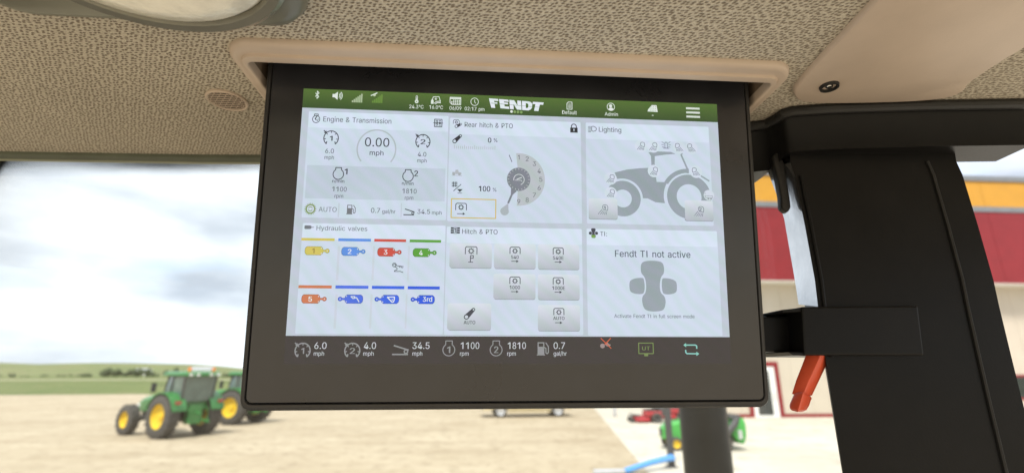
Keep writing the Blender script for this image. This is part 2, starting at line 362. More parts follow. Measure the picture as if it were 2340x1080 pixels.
def tractor(label, loc, rz):
    t = thing('farm_tractor', label, 'tractor', loc, rz, 'green tractors parked at the yard edge')
    for s in (1, -1):
        wheel(t, (0, s * .95, .90), .90, .52, .52, s, M_tyre, M_yellow, 20)
        wheel(t, (2.75, s * .88, .66), .66, .42, .36, s, M_tyre, M_yellow, 16)
        f = MB(); arc = [(1.02 * cos(radians(a_)), .9 + 1.02 * sin(radians(a_))) for a_ in range(20, 166, 12)]
        f.loft([[Vector((x, s * (.55 + .62 * q_), z + dz)) for q_, dz in ((0, 0), (1, 0), (1, -.05), (0, -.05))] for x, z in arc], True, True)
        f.build('fender', M_green, t, smooth=True)
        MB().box(-1.0, -.94, s * .95 - .12, s * .95 + .12, 1.42, 1.55).build('tail_lamp', M_red, t, bevel=.01)
    ax = MB(); ax.tube([(0, -.95, .9), (0, .95, .9)], .16, 12).tube([(2.75, -.88, .66), (2.75, .88, .66)], .10, 10).box(-.45, 2.9, -.28, .28, .62, 1.15)
    ax.build('chassis', M_darkmetal, t, bevel=.03)
    hd = MB(); rings = []
    for x, w_, z0, z1 in ((.75, .42, 1.1, 1.86), (1.6, .42, 1.05, 1.80), (2.6, .38, 1.0, 1.66), (3.15, .33, .95, 1.5), (3.3, .26, 1.0, 1.34)):
        rings.append([Vector((x, y, z)) for y, z in ((-w_, z0), (-w_, z1 - .15), (-w_ * .7, z1), (w_ * .7, z1), (w_, z1 - .15), (w_, z0))])
    hd.loft(rings, True, True).build('hood', M_green, t, smooth=True, auto=28)
    MB().box(3.24, 3.33, -.2, .2, 1.02, 1.3).build('grille', M_darkmetal, t, bevel=.01)
    for s in (1, -1): MB().box(3.05, 3.27, s * .3 - .05, s * .3 + .05, 1.18, 1.32).build('headlight', M_white, t, bevel=.01)
    # cab: base, posts, panes, roof
    MB().box(-.55, .8, -.62, .62, 1.1, 1.5).build('cab_base', M_green, t, bevel=.05)
    P = [(-.68, .68, -.78, .74), (.82, .66, .62, .60), (.12, .70, .08, .72)]
    for s in (1, -1):
        for x0, y0, x1, y1 in P: MB().tube([(x0, s * y0, 1.45), (x1, s * y1, 2.62)], .045, 8).build('cab_post', M_darkmetal, t)
    def pane(q): MB().add([Vector(v) for v in q] + [Vector(v) * 1.0 + Vector((.012, 0, 0)) for v in q], [(0, 1, 2, 3), (7, 6, 5, 4), (0, 4, 5, 1), (1, 5, 6, 2), (2, 6, 7, 3), (3, 7, 4, 0)]).build('cab_window', M_winglass, t)
    pane([(-.68, -.64, 1.5), (-.68, .64, 1.5), (-.77, .70, 2.6), (-.77, -.70, 2.6)])
    pane([(.80, -.6, 1.5), (.80, .6, 1.5), (.60, .55, 2.6), (.60, -.55, 2.6)])
    for s in (1, -1):
        pane([(-.64, s * .68, 1.5), (.10, s * .69, 1.5), (.06, s * .71, 2.6), (-.74, s * .73, 2.6)])
        pane([(.14, s * .69, 1.5), (.78, s * .66, 1.5), (.58, s * .60, 2.6), (.10, s * .71, 2.6)])
    MB().loft([[Vector((x, y, z)) for x, y in rrect(-.98 + i_, .86 - i_, -.82 + i_, .82 - i_, .16)] for z, i_ in ((2.58, .06), (2.64, 0), (2.74, .02), (2.80, .14))], True, True).build('cab_roof', M_green, t, smooth=True)
    for y in (.55, -.55): MB().lathe([(2.74, .07), (2.93, .065), (2.96, .04)], 'Z', 12, (-.72, y, 0)).build('beacon', M_beacon, t, smooth=True)
    for y in (-.62, -.3, .3, .62): MB().box(-1.03, -.95, y - .07, y + .07, 2.6, 2.7).build('work_light', M_white, t, bevel=.01)
    MB().tube([(.95, -.55, 1.2), (.95, -.55, 2.55), (1.02, -.58, 2.72)], .06, 10).build('exhaust_pipe', M_darkmetal, t)
    hb = MB()
    for s in (1, -1): hb.tube([(-.4, s * .3, .75), (-1.15, s * .42, .62)], .05, 8).tube([(-.5, s * .32, 1.25), (-.95, s * .42, 1.2), (-1.0, s * .43, .68)], .035, 8)
    hb.tube([(-.4, 0, 1.2), (-1.1, 0, .95)], .04, 8).box(-.75, -.45, -.3, .3, .55, 1.35)
    hb.build('hitch_linkage', M_green, t)
    for s in (1, -1): MB().box(.86, .92, s * 1.05 - .1, s * 1.05 + .1, 1.9, 2.3).tube([(.72, s * .66, 2.2), (.88, s * 1.0, 2.2)], .015, 6).build('mirror', M_darkmetal, t)
    return t
g1 = radians(161); lf = Vector((-sin(g1), cos(g1), 0)); q = on_ground(525, 970) - lf * .95
tractor('green tractor whose yellow rear rim shows left of the monitor corner', (q.x, q.y, 0), g1)
g1 = radians(150); lf = Vector((-sin(g1), cos(g1), 0)); q = on_ground(462, 990) + lf * .95
tractor('green tractor parked farther out from the monitor, next in the row', (q.x, q.y, 0), g1)

# ---- pickup seen under the monitor
def pickup(label, loc, rz):
    t = thing('pickup_truck', label, 'pickup', loc, rz)
    for x in (0, 3.75):
        for s in (1, -1): wheel(t, (x, s * .84, .39), .39, .27, .27, s, M_tyre, M_silver)
    prof = [(-1.1, .55), (-1.1, 1.05), (-.98, 1.12), (1.25, 1.12), (1.3, 1.2), (3.0, 1.18), (4.3, 1.08), (4.62, .92), (4.66, .5)]
    def arch(cx): return [(cx + .47 * cos(radians(q)), .40 + .47 * sin(radians(q))) for q in range(10, 171, 16)]
    low = [(4.66, .42)] + arch(3.75) + arch(0) + [(-1.1, .42)]
    low = [(x, max(z, .42)) for x, z in low]
    out = prof + low
    MB().prism(out, -.93, .93, lambda x, z, d: Vector((x, d, z))).build('body', M_gold, t, bevel=.03)
    MB().loft([[Vector((x, y, z)) for x, y in rrect(x0, x1, -w_, w_, .12)] for z, x0, x1, w_ in ((1.1, 1.0, 3.1, .86), (1.45, 1.08, 2.75, .82), (1.82, 1.25, 2.3, .72), (1.86, 1.4, 2.2, .6))], True, True).build('cab', M_gold, t, smooth=True)
    for s in (1, -1):
        for x0, x1, u0, u1 in ((1.2, 1.85, 1.36, 1.86), (1.95, 2.78, 1.94, 2.28)):
            q = [(x0, .865, 1.2), (x1, .865, 1.2), (u1, .745, 1.76), (u0, .745, 1.76)]
            MB().add([Vector((x, s * y, z)) for x, y, z in q] + [Vector((x, s * (y - .02), z)) for x, y, z in q], [(0, 1, 2, 3), (7, 6, 5, 4), (0, 4, 5, 1), (1, 5, 6, 2), (2, 6, 7, 3), (3, 7, 4, 0)]).build('side_window', M_winglass, t)
        MB().box(1.75, 1.95, s * .94 - .015, s * .94 + .015, .98, 1.02).build('door_handle', M_chrome, t, bevel=.004)
        MB().box(4.5, 4.68, s * .72 - .16, s * .72 + .16, .78, .95).build('headlight', M_white, t, bevel=.02)
        MB().box(2.55, 2.68, s * 1.02 - .1, s * 1.02 + .1, 1.18, 1.36).build('mirror', M_darkmetal, t, bevel=.02)
        MB().box(.5, 3.25, s * .93 - .05, s * .93 + .05, .30, .42).build('running_board', M_gold, t, bevel=.01)
    MB().box(4.6, 4.76, -.9, .9, .42, .64).build('bumper', M_chrome, t, bevel=.03)
    MB().box(-1.22, -1.06, -.88, .88, .42, .6).build('bumper', M_chrome, t, bevel=.03)
    return t
p0 = on_ground(1141, 953); p1 = on_ground(1283, 951)
pickup('pale gold pickup truck with silver wheels parked across the gravel yard', (p0.x, p0.y + .84, 0), atan2(p1.y - p0.y, p1.x - p0.x))

# ---- zero-turn mowers
def mower(label, loc, rz, paint, rimm, group):
    t = thing('riding_mower', label, 'mower', loc, rz, group)
    for s in (1, -1):
        wheel(t, (0, s * .52, .28), .28, .26, .15, s, M_tyre, rimm, 14)
        w_ = wheel(t, (1.38, s * .42, .15), .15, .13, .07, s, M_tyre, rimm)
        MB().tube([(1.38, s * .42, .17), (1.38, s * .53, .17), (1.38, s * .53, .42), (1.2, s * .42, .44)], .022, 6).build('caster_fork', M_darkmetal, t)
        MB().tube([(.52, s * .33, .62), (.75, s * .36, .95), (.78, s * .16, 1.0)], .016, 6).build('lap_bar', M_darkmetal, t)
        MB().loft([[Vector((x, s * y, z)) for y, z in ((.28, .34), (.50, .38), (.50, .56), (.44, .62), (.28, .62))] for x in (-.28, .05, .45, .62)], True, True).build('fender', paint, t, smooth=True)
    MB().box(-.45, 1.3, -.26, .26, .26, .38).build('frame', paint, t, bevel=.02)
    dk = MB(); dk.loft([[Vector((x, y, z)) for x, y in rrect(.35 + i_, 1.22 - i_, -.72 + i_, .72 - i_, .28)] for z, i_ in ((.10, 0), (.24, 0), (.30, .05), (.31, .12))], True, True)
    dk.build('mower_deck', paint, t, smooth=True)
    MB().box(.55, 1.0, -.98, -.68, .12, .26).build('discharge_chute', M_darkmetal, t, bevel=.02)
    MB().box(.9, 1.36, -.3, .3, .36, .41).build('foot_plate', M_darkmetal, t, bevel=.01)
    MB().loft([[Vector((x, y, z)) for x, y in rrect(.02 + i_, .5 - i_, -.26 + i_, .26 - i_, .08)] for z, i_ in ((.6, .02), (.66, 0), (.72, .02), (.74, .06))], True, True).build('seat', M_seat, t, smooth=True)
    MB().loft([[Vector((x + dx, y, z)) for x, z, dx in ((.02, .72, 0), (.12, .72, 0), (.0, 1.16, 0), (-.08, 1.14, 0))] for y in (-.25, -.2, .2, .25)], True, True).build('seat_back', M_seat, t, smooth=True, bevel=.02)
    MB().box(-.62, -.12, -.28, .28, .38, .82).build('engine', M_darkmetal, t, bevel=.05)
    MB().tube([(-.15, -.42, .5), (-.15, -.42, 1.55), (-.15, -.32, 1.68), (-.15, .32, 1.68), (-.15, .42, 1.55), (-.15, .42, .5)], .028, 8).build('roll_bar', M_darkmetal, t, smooth=True)
    return t
g_ = 'red mowers on the concrete'
q = on_ground(1497, 966); mower('red mower whose whole cutting deck shows beside the dark post', (q.x + .2, q.y + .5, 0), radians(172), M_red, M_darkmetal, g_)
q = on_ground(1552, 960); mower('red mower tucked between the dark post and the exhaust stack', (q.x + .55, q.y + .9, 0), radians(165), M_red, M_darkmetal, g_)

# ---- green lawn tractor with rear hopper, behind the exhaust stack
def lawn_tractor(label, loc, rz):
    t = thing('lawn_tractor', label, 'lawn tractor', loc, rz)
    for s in (1, -1):
        wheel(t, (0, s * .45, .29), .29, .26, .15, s, M_tyre, M_yellow, 14)
        wheel(t, (1.45, s * .42, .21), .21, .17, .12, s, M_tyre, M_yellow)
        MB().loft([[Vector((.40 * cos(radians(a_)), s * (.28 + .32 * q_), .29 + .40 * sin(radians(a_)) - dz)) for q_, dz in ((0, 0), (1, 0), (1, .04), (0, .04))] for a_ in range(0, 181, 15)], True, True).build('fender', M_brgreen, t, smooth=True)
    MB().box(-.5, 1.55, -.2, .2, .22, .42).build('frame', M_darkmetal, t, bevel=.02)
    MB().loft([[Vector((x, y, z)) for y, z in ((-w_, .34), (-w_, z1 - .08), (-w_ * .7, z1), (w_ * .7, z1), (w_, z1 - .08), (w_, .34))] for x, w_, z1 in ((.72, .27, .92), (1.1, .28, .90), (1.6, .26, .80), (1.78, .18, .66))], True, True).build('hood', M_brgreen, t, smooth=True)
    MB().box(1.72, 1.8, -.14, .14, .42, .62).build('grille', M_darkmetal, t, bevel=.01)
    MB().loft([[Vector((x, y, z)) for x, y in rrect(.3 + i_, 1.2 - i_, -.6 + i_, .6 - i_, .25)] for z, i_ in ((.09, 0), (.22, 0), (.28, .06))], True, True).build('mower_deck', M_brgreen, t, smooth=True)
    MB().loft([[Vector((x, y, z)) for x, y in rrect(-.12 + i_, .36 - i_, -.25 + i_, .25 - i_, .08)] for z, i_ in ((.66, .02), (.74, 0), (.8, .05))], True, True).build('seat', M_seat, t, smooth=True)
    MB().box(-.22, -.08, -.22, .22, .76, 1.38).build('seat_back', M_brgreen, t, bevel=.06)
    MB().tube([(.62, 0, .85), (.48, 0, 1.08)], .025, 8).build('steering_column', M_darkmetal, t)
    MB().tube([(.47 + .10 * cos(2 * pi * k / 16), .18 * sin(2 * pi * k / 16), 1.09 + .10 * cos(2 * pi * k / 16)) for k in range(17)], .014, 6).build('steering_wheel', M_seat, t)
    MB().loft([[Vector((x, y, z)) for x, y in rrect(-.78 + i_, -.34 - i_ * 3, -.5 + i_, .5 - i_, .05)] for z, i_ in ((.22, .07), (.45, .01), (.80, 0), (.98, .04))], True, True).build('grass_hopper', M_brgreen, t, smooth=True)
    MB().loft([[Vector((x, y, z)) for x, y in rrect(-.72 + i_, -.30 - i_, -.44 + i_, .44 - i_, .06)] for z, i_ in ((.985, 0), (1.05, .04), (1.07, .1))], True, True).build('hopper_lid', M_darkmetal, t, smooth=True)
    for s in (1, -1):
        MB().tube([(.35, s * .62, .2), (-.05, s * .64, .50), (-.38, s * .56, .80), (-.55, s * .40, .98)], .105, 10).build('grass_chute', M_darkmetal, t, smooth=True)
        MB().box(-.62, -.50, s * .49 - .03, s * .49 + .03, .36, .62).build('hopper_latch', M_silver, t, bevel=.01)
    return t
q = on_ground(1523, 1030); r_ = on_ground(1712, 1030); ln = (r_ - q).length
lt = lawn_tractor('bright green lawn tractor with rear hopper beyond the exhaust stack', (q.x + (r_.x - q.x) * .70, q.y + (r_.y - q.y) * .70 + .5, 0), atan2(q.y - r_.y, q.x - r_.x))
lt.scale = (ln / 2.58,) * 3

# ---- dark post, blue tube, grey bollard
q = on_ground(1535, 1067)
po = thing('steel_post', 'slim dark steel post standing on the concrete edge', 'post', (q.x, q.y, 0))
MB().box(-.085, .085, -.085, .085, 0, 2.35).build('shaft', M_darkmetal, po, bevel=.012)
MB().box(-.16, .16, -.16, .16, 0, .035).build('base_plate', M_darkmetal, po, bevel=.006)
MB().prism([(-.1, -.1), (.1, -.1), (.1, .1), (-.1, .1)], 2.35, 2.39, lambda x, y, d: Vector((x, y, d))).build('cap', M_darkmetal, po)
for sx, sy in ((-1, -1), (1, -1), (-1, 1), (1, 1)): MB().lathe([(.03, .016), (.06, .016)], 'Z', 6, (sx * .125, sy * .125, 0)).build('bolt', M_silver, po)
M_blue = pm('sky blue enamel', (.10, .33, .72), .35, .08, 8, coat=.3)
bt = thing('blue_drawbar', 'sky blue steel drawbar propped against the dark post', 'drawbar', (q.x, q.y, 0))
e1 = on_ground(1440, 1082) - Vector((q.x, q.y, 0)); e1.z = .12; e0 = Vector((-.06, -.18, .30))
e2 = e1 + (e1 - e0) * .12; e2.z = .09
MB().tube([e0 + Vector((.02, .05, .02)), e0, e0 * .5 + e1 * .5 + Vector((0, 0, .03)), e1, e2], [.09, .095, .085, .08, .08], 12).build('tube', M_blue, bt, smooth=True)
MB().lathe([(-.05, .12), (.05, .12), (.05, .06), (-.05, .06)], 'Z', 16, tuple(e0)).build('eye_ring', M_blue, bt, smooth=True)
MB().tube([e2, e2 + Vector((-.9, -.05, -.0))], .07, 10).build('axle_end', M_silver, bt, smooth=True)
q = on_ground(1405, 950)
bo = thing('bollard', 'short grey bollard at the corner of the concrete apron', 'bollard', (q.x, q.y, 0))
MB().lathe([(0, .10), (1.0, .10), (1.06, .07), (1.08, .02)], 'Z', 14).build('shaft', M_silver, bo, smooth=True)
MB().lathe([(0, .16), (.03, .16)], 'Z', 14).build('base_plate', M_darkmetal, bo)

# ---- the workshop building
YB = on_ground(1790, 953).y
def bx(px, py): return on_y(px, py, YB)
M_wall = pm('cream wall panel', (.54, .475, .385), .6, .05, .6, .1, 3)
M_bred = pm('barn red panel', (.23, .013, .017), .5, .08, 1.2)
M_borange = pm('amber yellow panel', (.56, .275, .025), .5, .05, 1.2)
M_bgrey = pm('grey flashing', (.19, .20, .215), .5, .08, 1.5)
M_dglass = pm('dark door glass', (.035, .04, .04), .08, .2, 2, spec=.7)
bd = thing('workshop_building', 'cream workshop building with red and yellow fascia and glazed door', 'building', (0, YB, 0))
x0 = bx(1612, 950).x; x1 = 62.
zr0 = bx(1770, 640).z; zr1 = bx(1770, 470).z; zo0 = bx(1765, 461).z; zo1 = bx(1760, 401).z; ztop = bx(1755, 389).z
MB().box(x0 + .02, x1, .06, 22, 0, zr0 + .3).build('wall', M_bgrey, bd)
ov = 1.3; YF = YB - ov
def fz(px, py): return on_y(px, py, YF).z
xx = x0
while xx < x1:                                           # cladding sheets with open joints, then the fascia panels
    MB().box(xx + .008, xx + 1.192, .0, .058, 0, zr0 + .28).build('cladding_sheet', M_wall, bd); xx += 1.2
MB().box(x0 - .18, x1, -ov + .05, 22.1, fz(1770, 640) + .02, fz(1760, 401)).build('fascia_core', M_bgrey, bd)
xx = x0 - .2
while xx < x1:
    MB().box(xx + .01, xx + 3.59, -ov, -ov + .048, fz(1770, 640), fz(1770, 473)).build('red_fascia_panel', M_bred, bd)
    MB().box(xx + .01, xx + 3.59, -ov, -ov + .048, fz(1765, 461) + .002, fz(1760, 401)).build('yellow_fascia_panel', M_borange, bd); xx += 3.6
MB().box(x0 - .2, x1, -ov - .06, -ov + .049, fz(1770, 473) + .002, fz(1765, 461)).build('flashing', M_bgrey, bd)
MB().box(x0 - .2, x1, -ov + .001, -.005, fz(1770, 640) - .03, fz(1770, 640) - .002).build('soffit', M_white, bd)
MB().box(x0 - .3, x1, -ov - .1, 22.2, fz(1760, 401) + .002, fz(1755, 389)).build('coping', M_bgrey, bd)
dl = on_y(1719, 945, YB).x; dr = on_y(1787, 945, YB).x; dt = on_y(1757, 826, YB).z
MB().box(x0, dl, -.05, -.002, 0, .22).build('base_trim', M_bred, bd)
MB().box(dr, x1, -.05, -.002, 0, .22).build('base_trim', M_bred, bd)
df_ = MB(); df_.box(dl - .14, dl + .14, -.09, -.003, 0, dt).box(dr - .14, dr + .14, -.09, -.003, 0, dt).box(dl + .141, dr - .141, -.09, -.003, dt - .28, dt); df_.build('door_surround', M_bred, bd)
dd = MB().box(dl + .145, dr - .145, -.05, -.004, .02, dt - .285).build('door', M_white, bd)
ml_ = (dl + dr) / 2
MB().box(dl + .42, ml_ + .42, -.07, -.051, .16, dt - .55).build('door_glass', M_dglass, dd)
MB().tube([(dr - .36, -.10, 1.0), (dr - .36, -.10, 1.5)], .02, 8).build('handle', M_chrome, dd)
for kx in range(5):
    wx = dr + 3.5 + kx * 6
    wo_ = MB(); wo_.box(wx, wx + 3.4, -.05, -.003, 1.0, 2.6); fr = wo_.build('window', M_bred, bd)
    MB().box(wx + .15, wx + 3.25, -.07, -.051, 1.15, 2.45).build('pane', M_dglass, fr)

# ================================================================= THE CAB
H = .175                                               # headliner above the eye
ZH = HC + H
def hl(px, py, dz=0): p = on_z(px, py, H + dz); return (p.x, p.y)
# own tractor's exhaust stack just outside the windscreen
pe = on_y(1620, 1085, 1.75)
es = thing('exhaust_stack', 'thick black exhaust stack rising behind the lower monitor edge', 'exhaust', (pe.x, pe.y, 0))
pl = on_y(1568, 1085, 1.75); rad = (pe.x - pl.x)
MB().lathe([(0, rad * 1.05), (1.2, rad * 1.05), (1.22, rad), (3.0, rad), (3.02, rad * .92), (3.05, rad * .55)], 'Z', 40).build('heat_shield', pm('black heat shield', (.009, .0085, .007), .38, .25, 9, .04, 200, metallic=.0, spec=.18), es, smooth=True)
MB().tube([(0, 0, 3.0), (0, 0, 3.22), (.05, .12, 3.34)], rad * .5, 20).build('tail_pipe', M_darkmetal, es, smooth=True)
for zz in (1.3, 2.9): MB().lathe([(zz, rad * 1.012), (zz + .03, rad * 1.012)], 'Z', 40).build('clamp_band', M_darkmetal, es, smooth=True)

# headliner with the monitor slot cut out of it
rim_in_z = -.003
ix0, iy0 = hl(563, 139, rim_in_z); ix1, _ = hl(1766, 188, rim_in_z); iy1 = .322
ox0, oy0 = hl(515, 105)[0], hl(545, 85)[1]; ox1 = hl(1799, 172)[0]; oy1 = .336
right_edge = [hl(1715, 283), hl(1745, 279), hl(1768, 267), hl(1785, 255), hl(1805, 249), hl(1850, 246), hl(1890, 243), hl(2100, 236), hl(2340, 232)]
FRONT = [(-1.2, .40), (-.6, .397), hl(450, 354), hl(590, 354.5), (-.05, .380), (.08, .362), (.15, .335)]
outline = FRONT + right_edge + [(.85, .235), (.85, -1.1), (-1.2, -1.1)]
slot = rrect(ix0 - .003, ix1 + .003, iy0 - .004, iy1 + .002, .006)
vent_c = hl(520, 228)
hlo = filled('headliner', [outline, slot], .006, M_fabric)
hlo.location = (0, 0, ZH + .003); struct(hlo)
# shell of the cab roof above the headliner
roof = MB(); roof.loft([[Vector((x, y, z)) for x, y in rrect(-1.25 - i_, .88 + i_, -1.15 - i_, .44 + i_, .1)] for z, i_ in ((ZH + .10, .02), (ZH + .12, .05), (ZH + .22, .03), (ZH + .26, -.08))], True, True)
tag(roof.build('cab_roof', M_seal, smooth=True), 'outer shell of the cab roof above the beige headliner', 'roof')

# beige trim ring round the slot
tr = thing('slot_trim', 'beige plastic trim ring round the slot that holds the monitor', 'trim', (0, 0, ZH))
def ring_pts(s, z, grow=0):
    x0 = ox0 + (ix0 - ox0) * s; x1 = ox1 + (ix1 - ox1) * s; y0 = oy0 + (iy0 - oy0) * s; y1 = oy1 + (iy1 - oy1) * s
    return [Vector((x, y, z)) for x, y in rrect(x0 - grow, x1 + grow, y0 - grow, y1 + grow, .016 + (.004 - .016) * s, 8)]
prof = [(-.01, .0012), (0, -.0005), (.04, -.0022), (.12, -.0032), (.3, -.0034), (.56, -.0026), (.62, -.0027), (.66, -.0042), (.9, -.0044), (.97, -.004), (1.0, -.003), (1.0, .002)]
MB().loft([ring_pts(s, z) for s, z in prof]).build('surround', M_trim, tr, smooth=True, auto=50)
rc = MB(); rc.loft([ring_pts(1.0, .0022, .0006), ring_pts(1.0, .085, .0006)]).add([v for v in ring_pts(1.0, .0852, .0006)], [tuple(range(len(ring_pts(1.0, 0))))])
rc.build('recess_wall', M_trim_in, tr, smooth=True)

# dome lamp
lx, ly = hl(705, 0); 
dm = thing('dome_lamp', 'oval chrome ringed dome lamp in grey green housing on the headliner', 'lamp', (0, 0, ZH))
bx0, bx1, by0, by1 = -.235, hl(706, 20, -.008)[0], .085, hl(650, 60, -.008)[1] + .002
MB().loft([[Vector((x, y, z)) for x, y in rrect(bx0 + i_, bx1 - i_, by0 + i_, by1 - i_, .020 - i_ * .4, 8)] for z, i_ in ((.001, 0), (-.004, .0005), (-.009, .003), (-.0105, .007))], True, True).build('housing', M_lamp, dm, smooth=True, auto=60)
cx, cy = -.142, .161
def ov_(rx, ry, z, n=48): return [Vector((cx + rx * cos(2 * pi * k / n), cy + ry * sin(2 * pi * k / n), z)) for k in range(n)]
MB().loft([ov_(.060, .052, -.0095), ov_(.060, .052, -.0125), ov_(.058, .050, -.014), ov_(.054, .046, -.0138), ov_(.053, .045, -.011)]).build('chrome_ring', pm('satin chrome', (.34, .34, .30), .2, .08, 40, metallic=.6), dm, smooth=True)
MB().loft([ov_(.0532, .0452, -.0105), ov_(.050, .042, -.0145), ov_(.038, .032, -.0180), ov_(.018, .015, -.0195), ov_(.003, .003, -.0198)], True, True).build('lens', M_lens, dm, smooth=True)

# round speaker grille left of the trim
vx, vy = vent_c
sg = thing('speaker_grille', 'small round brown slotted speaker grille set in the headliner', 'speaker grille', (vx, vy, ZH))
vr = .0128
n_ = 40
MB().loft([[Vector((r * cos(2 * pi * k / n_), r * sin(2 * pi * k / n_), z)) for k in range(n_)] for r, z in ((vr, .001), (vr, -.0012), (vr * .93, -.0018), (vr * .86, -.0012), (vr * .85, .0004))]).build('rim', M_trim, sg, smooth=True)
MB().lathe([(-.0001, vr * .86), (.0008, vr * .86)], 'Z', 32).build('backing', pm('brown grille shadow', (.012, .009, .007), .8), sg)
wb = MB(); pitch = .0040
rows = int(vr * .86 / (pitch * .62)) + 1
for j in range(-rows, rows + 1):
    yy = j * pitch * .62; half = sqrt(max(0, (vr * .86) ** 2 - yy ** 2))
    if half > .001: wb.box(-half, half, yy - .0002, yy + .0002, -.0012, -.0004)
    for i in range(-9, 10):
        xx = (i + (.5 if j % 2 else 0)) * pitch; y2 = yy + pitch * .62
        if hypot(xx, yy + pitch * .31) < vr * .84: wb.box(xx - .00022, xx + .00022, yy + .00021, y2 - .00021, -.00115, -.00045)
wb.build('mesh', M_trim, sg)

# beige corner console on the right
cc = thing('corner_console', 'beige roof console panel with a black socket beside the slot trim', 'console', (0, 0, ZH))
P_ = [hl(1890, 106), hl(1850, 150), hl(1822, 183), hl(1812, 196), hl(1811, 208), hl(1819, 219), hl(1836, 225), hl(1890, 228), hl(2130, 222), hl(2200, 205), hl(2215, 170), (.30, .12), (.20, .12), (.186, .16)]
cen = Vector((sum(p[0] for p in P_) / len(P_), sum(p[1] for p in P_) / len(P_), 0))
def smooth_loop(P, it=2):
    for _ in range(it):
        Q = []
        for i in range(len(P)):
            a, b = Vector(P[i]), Vector(P[(i + 1) % len(P)]); Q += [tuple(a * .75 + b * .25), tuple(a * .25 + b * .75)]
        P = Q
    return P
SP = smooth_loop(P_, 2)
def inset(z, f): return [Vector((cen.x + (x - cen.x) * f, cen.y + (y - cen.y) * f, z)) for x, y in SP]
MB().loft([inset(.001, 1), inset(-.0015, 1.0), inset(-.0032, .985), inset(-.0038, .965)], True, True).build('panel', M_trim, cc, smooth=True, auto=60)
sx_, sy_ = hl(1892, 184)
MB().lathe([(-.0036, .0055), (-.0056, .0052), (-.0056, .0042), (-.0020, .0040)], 'Z', 24, (sx_, sy_, 0)).build('socket', M_rubber, cc, smooth=True)
MB().lathe([(-.0042, .0022), (-.0050, .0018)], 'Z', 12, (sx_, sy_, 0)).build('screw', M_chrome, cc, smooth=True)

# windscreen, its seal and header strip
ys = hl(450, 354)[1]
sp_ = [Vector((x, y, 0)) for x, y in [(-1.2, .40), (-.6, .397), hl(450, 354), hl(590, 354.5), (-.05, .380), (.08, .362), (.15, .335), (.20, .312), (.262, .303)]]
def strip(dy0, dy1, z0, z1):
    return MB().loft([[Vector((p.x, p.y + dy0, z0)), Vector((p.x, p.y + dy1, z0)), Vector((p.x, p.y + dy1, z1)), Vector((p.x, p.y + dy0, z1))] for p in sp_], True, True)
ws = thing('windscreen', 'clear windscreen with dotted black band along its upper seal', 'windscreen', (0, 0, ZH))
strip(-.001, .0085, -.003, .02).build('seal', M_seal, ws, bevel=.0008)
strip(.009, .0165, -.001, .02).build('header_strip', M_sealpale, ws)
gl = MB(); gy = .0195
gl.loft([[Vector((p.x, p.y + gy, .02)), Vector((p.x, p.y + gy + .005, .02)), Vector((p.x * 1.02, p.y + gy + .065, -1.25)), Vector((p.x * 1.02, p.y + gy + .06, -1.25))] for p in sp_], True, True)
gl.build('pane', glass_mat('windscreen glass', (.97, .985, .975), frit=True), ws)

# right-hand corner post of the cab with header rail
YP, YQ = .292, .318
ps = thing('corner_post', 'black steel corner post with reflected brightness painted along its edge beside the monitor', 'cab post', (0, 0, 0))
front_l = [(1800, 262), (1806, 372), (1817, 402), (1841, 520), (1863, 640), (1870, 700), (1886, 815), (1899, 905), (1928, 1090), (1990, 1500), (2060, 2000)]
fl = [on_y(x, y, YP) for x, y in front_l]
back_l = [(1745, 300), (1752, 386), (1776, 448), (1792, 500), (1813, 620), (1825, 695), (1868, 815), (1883, 905), (1913, 1090), (1975, 1500), (2045, 2000)]
bl = [on_y(x, y, YQ) for x, y in back_l]
wd = .112
MB().loft([[f, Vector((f.x + wd, f.y - .01, f.z)), Vector((f.x + wd, f.y + .05, f.z)), Vector((b.x + .012, b.y + .004, f.z)), Vector((b.x + .004, b.y, b.z)), f + Vector((.001, .002, 0))] for f, b in zip(fl, bl)], True, True).build('post_face', M_blackpaint, ps, smooth=True, auto=30)
MB().loft([[f - Vector((.0004, .0002, 0)), b, b + Vector((.003, .0005, 0)), f + Vector((.002, .003, 0))] for f, b in zip(fl[1:6], bl[1:6])], True, True).build('painted_sheen_edge', M_painted_gloss, ps, smooth=True, auto=40)
# raised bead running down the post face next to the bevel
MB().tube([f + Vector((.0035, -.0005, 0)) for f in fl[2:7]], .0014, 8).build('weld_bead', M_blackpaint, ps, smooth=True)
for dx in (.092,):
    MB().tube([f + Vector((dx, -.0005 - .01 * dx / wd, 0)) for f in fl[1:]], .0011, 6).build('cover_seam', M_rubber, ps, smooth=True)
# header rail with rolled gasket under the headliner edge
re = [Vector((x, y, 0)) for x, y in [(.10, .352), (.15, .335)] + right_edge]
rr = []
for i, p in enumerate(re):
    dn = .036 if i < 4 else (.034 if i == 4 else .03)
    rr.append([Vector((p.x, p.y, ZH + .004)), Vector((p.x, p.y - .0005, ZH - .004)), Vector((p.x + .001, p.y + .002, ZH - .008)), Vector((p.x + .001, p.y + .004, ZH - dn)), Vector((p.x + .004, p.y + .03, ZH - dn)), Vector((p.x + .004, p.y + .03, ZH + .004))])
MB().loft(rr, True, True).build('header_rail', M_blackpaint, ps, smooth=True, auto=50)
MB().tube([Vector((p.x, p.y - .002, ZH - .003)) for p in re], .0036, 10).build('gasket', M_rubber, ps, smooth=True)
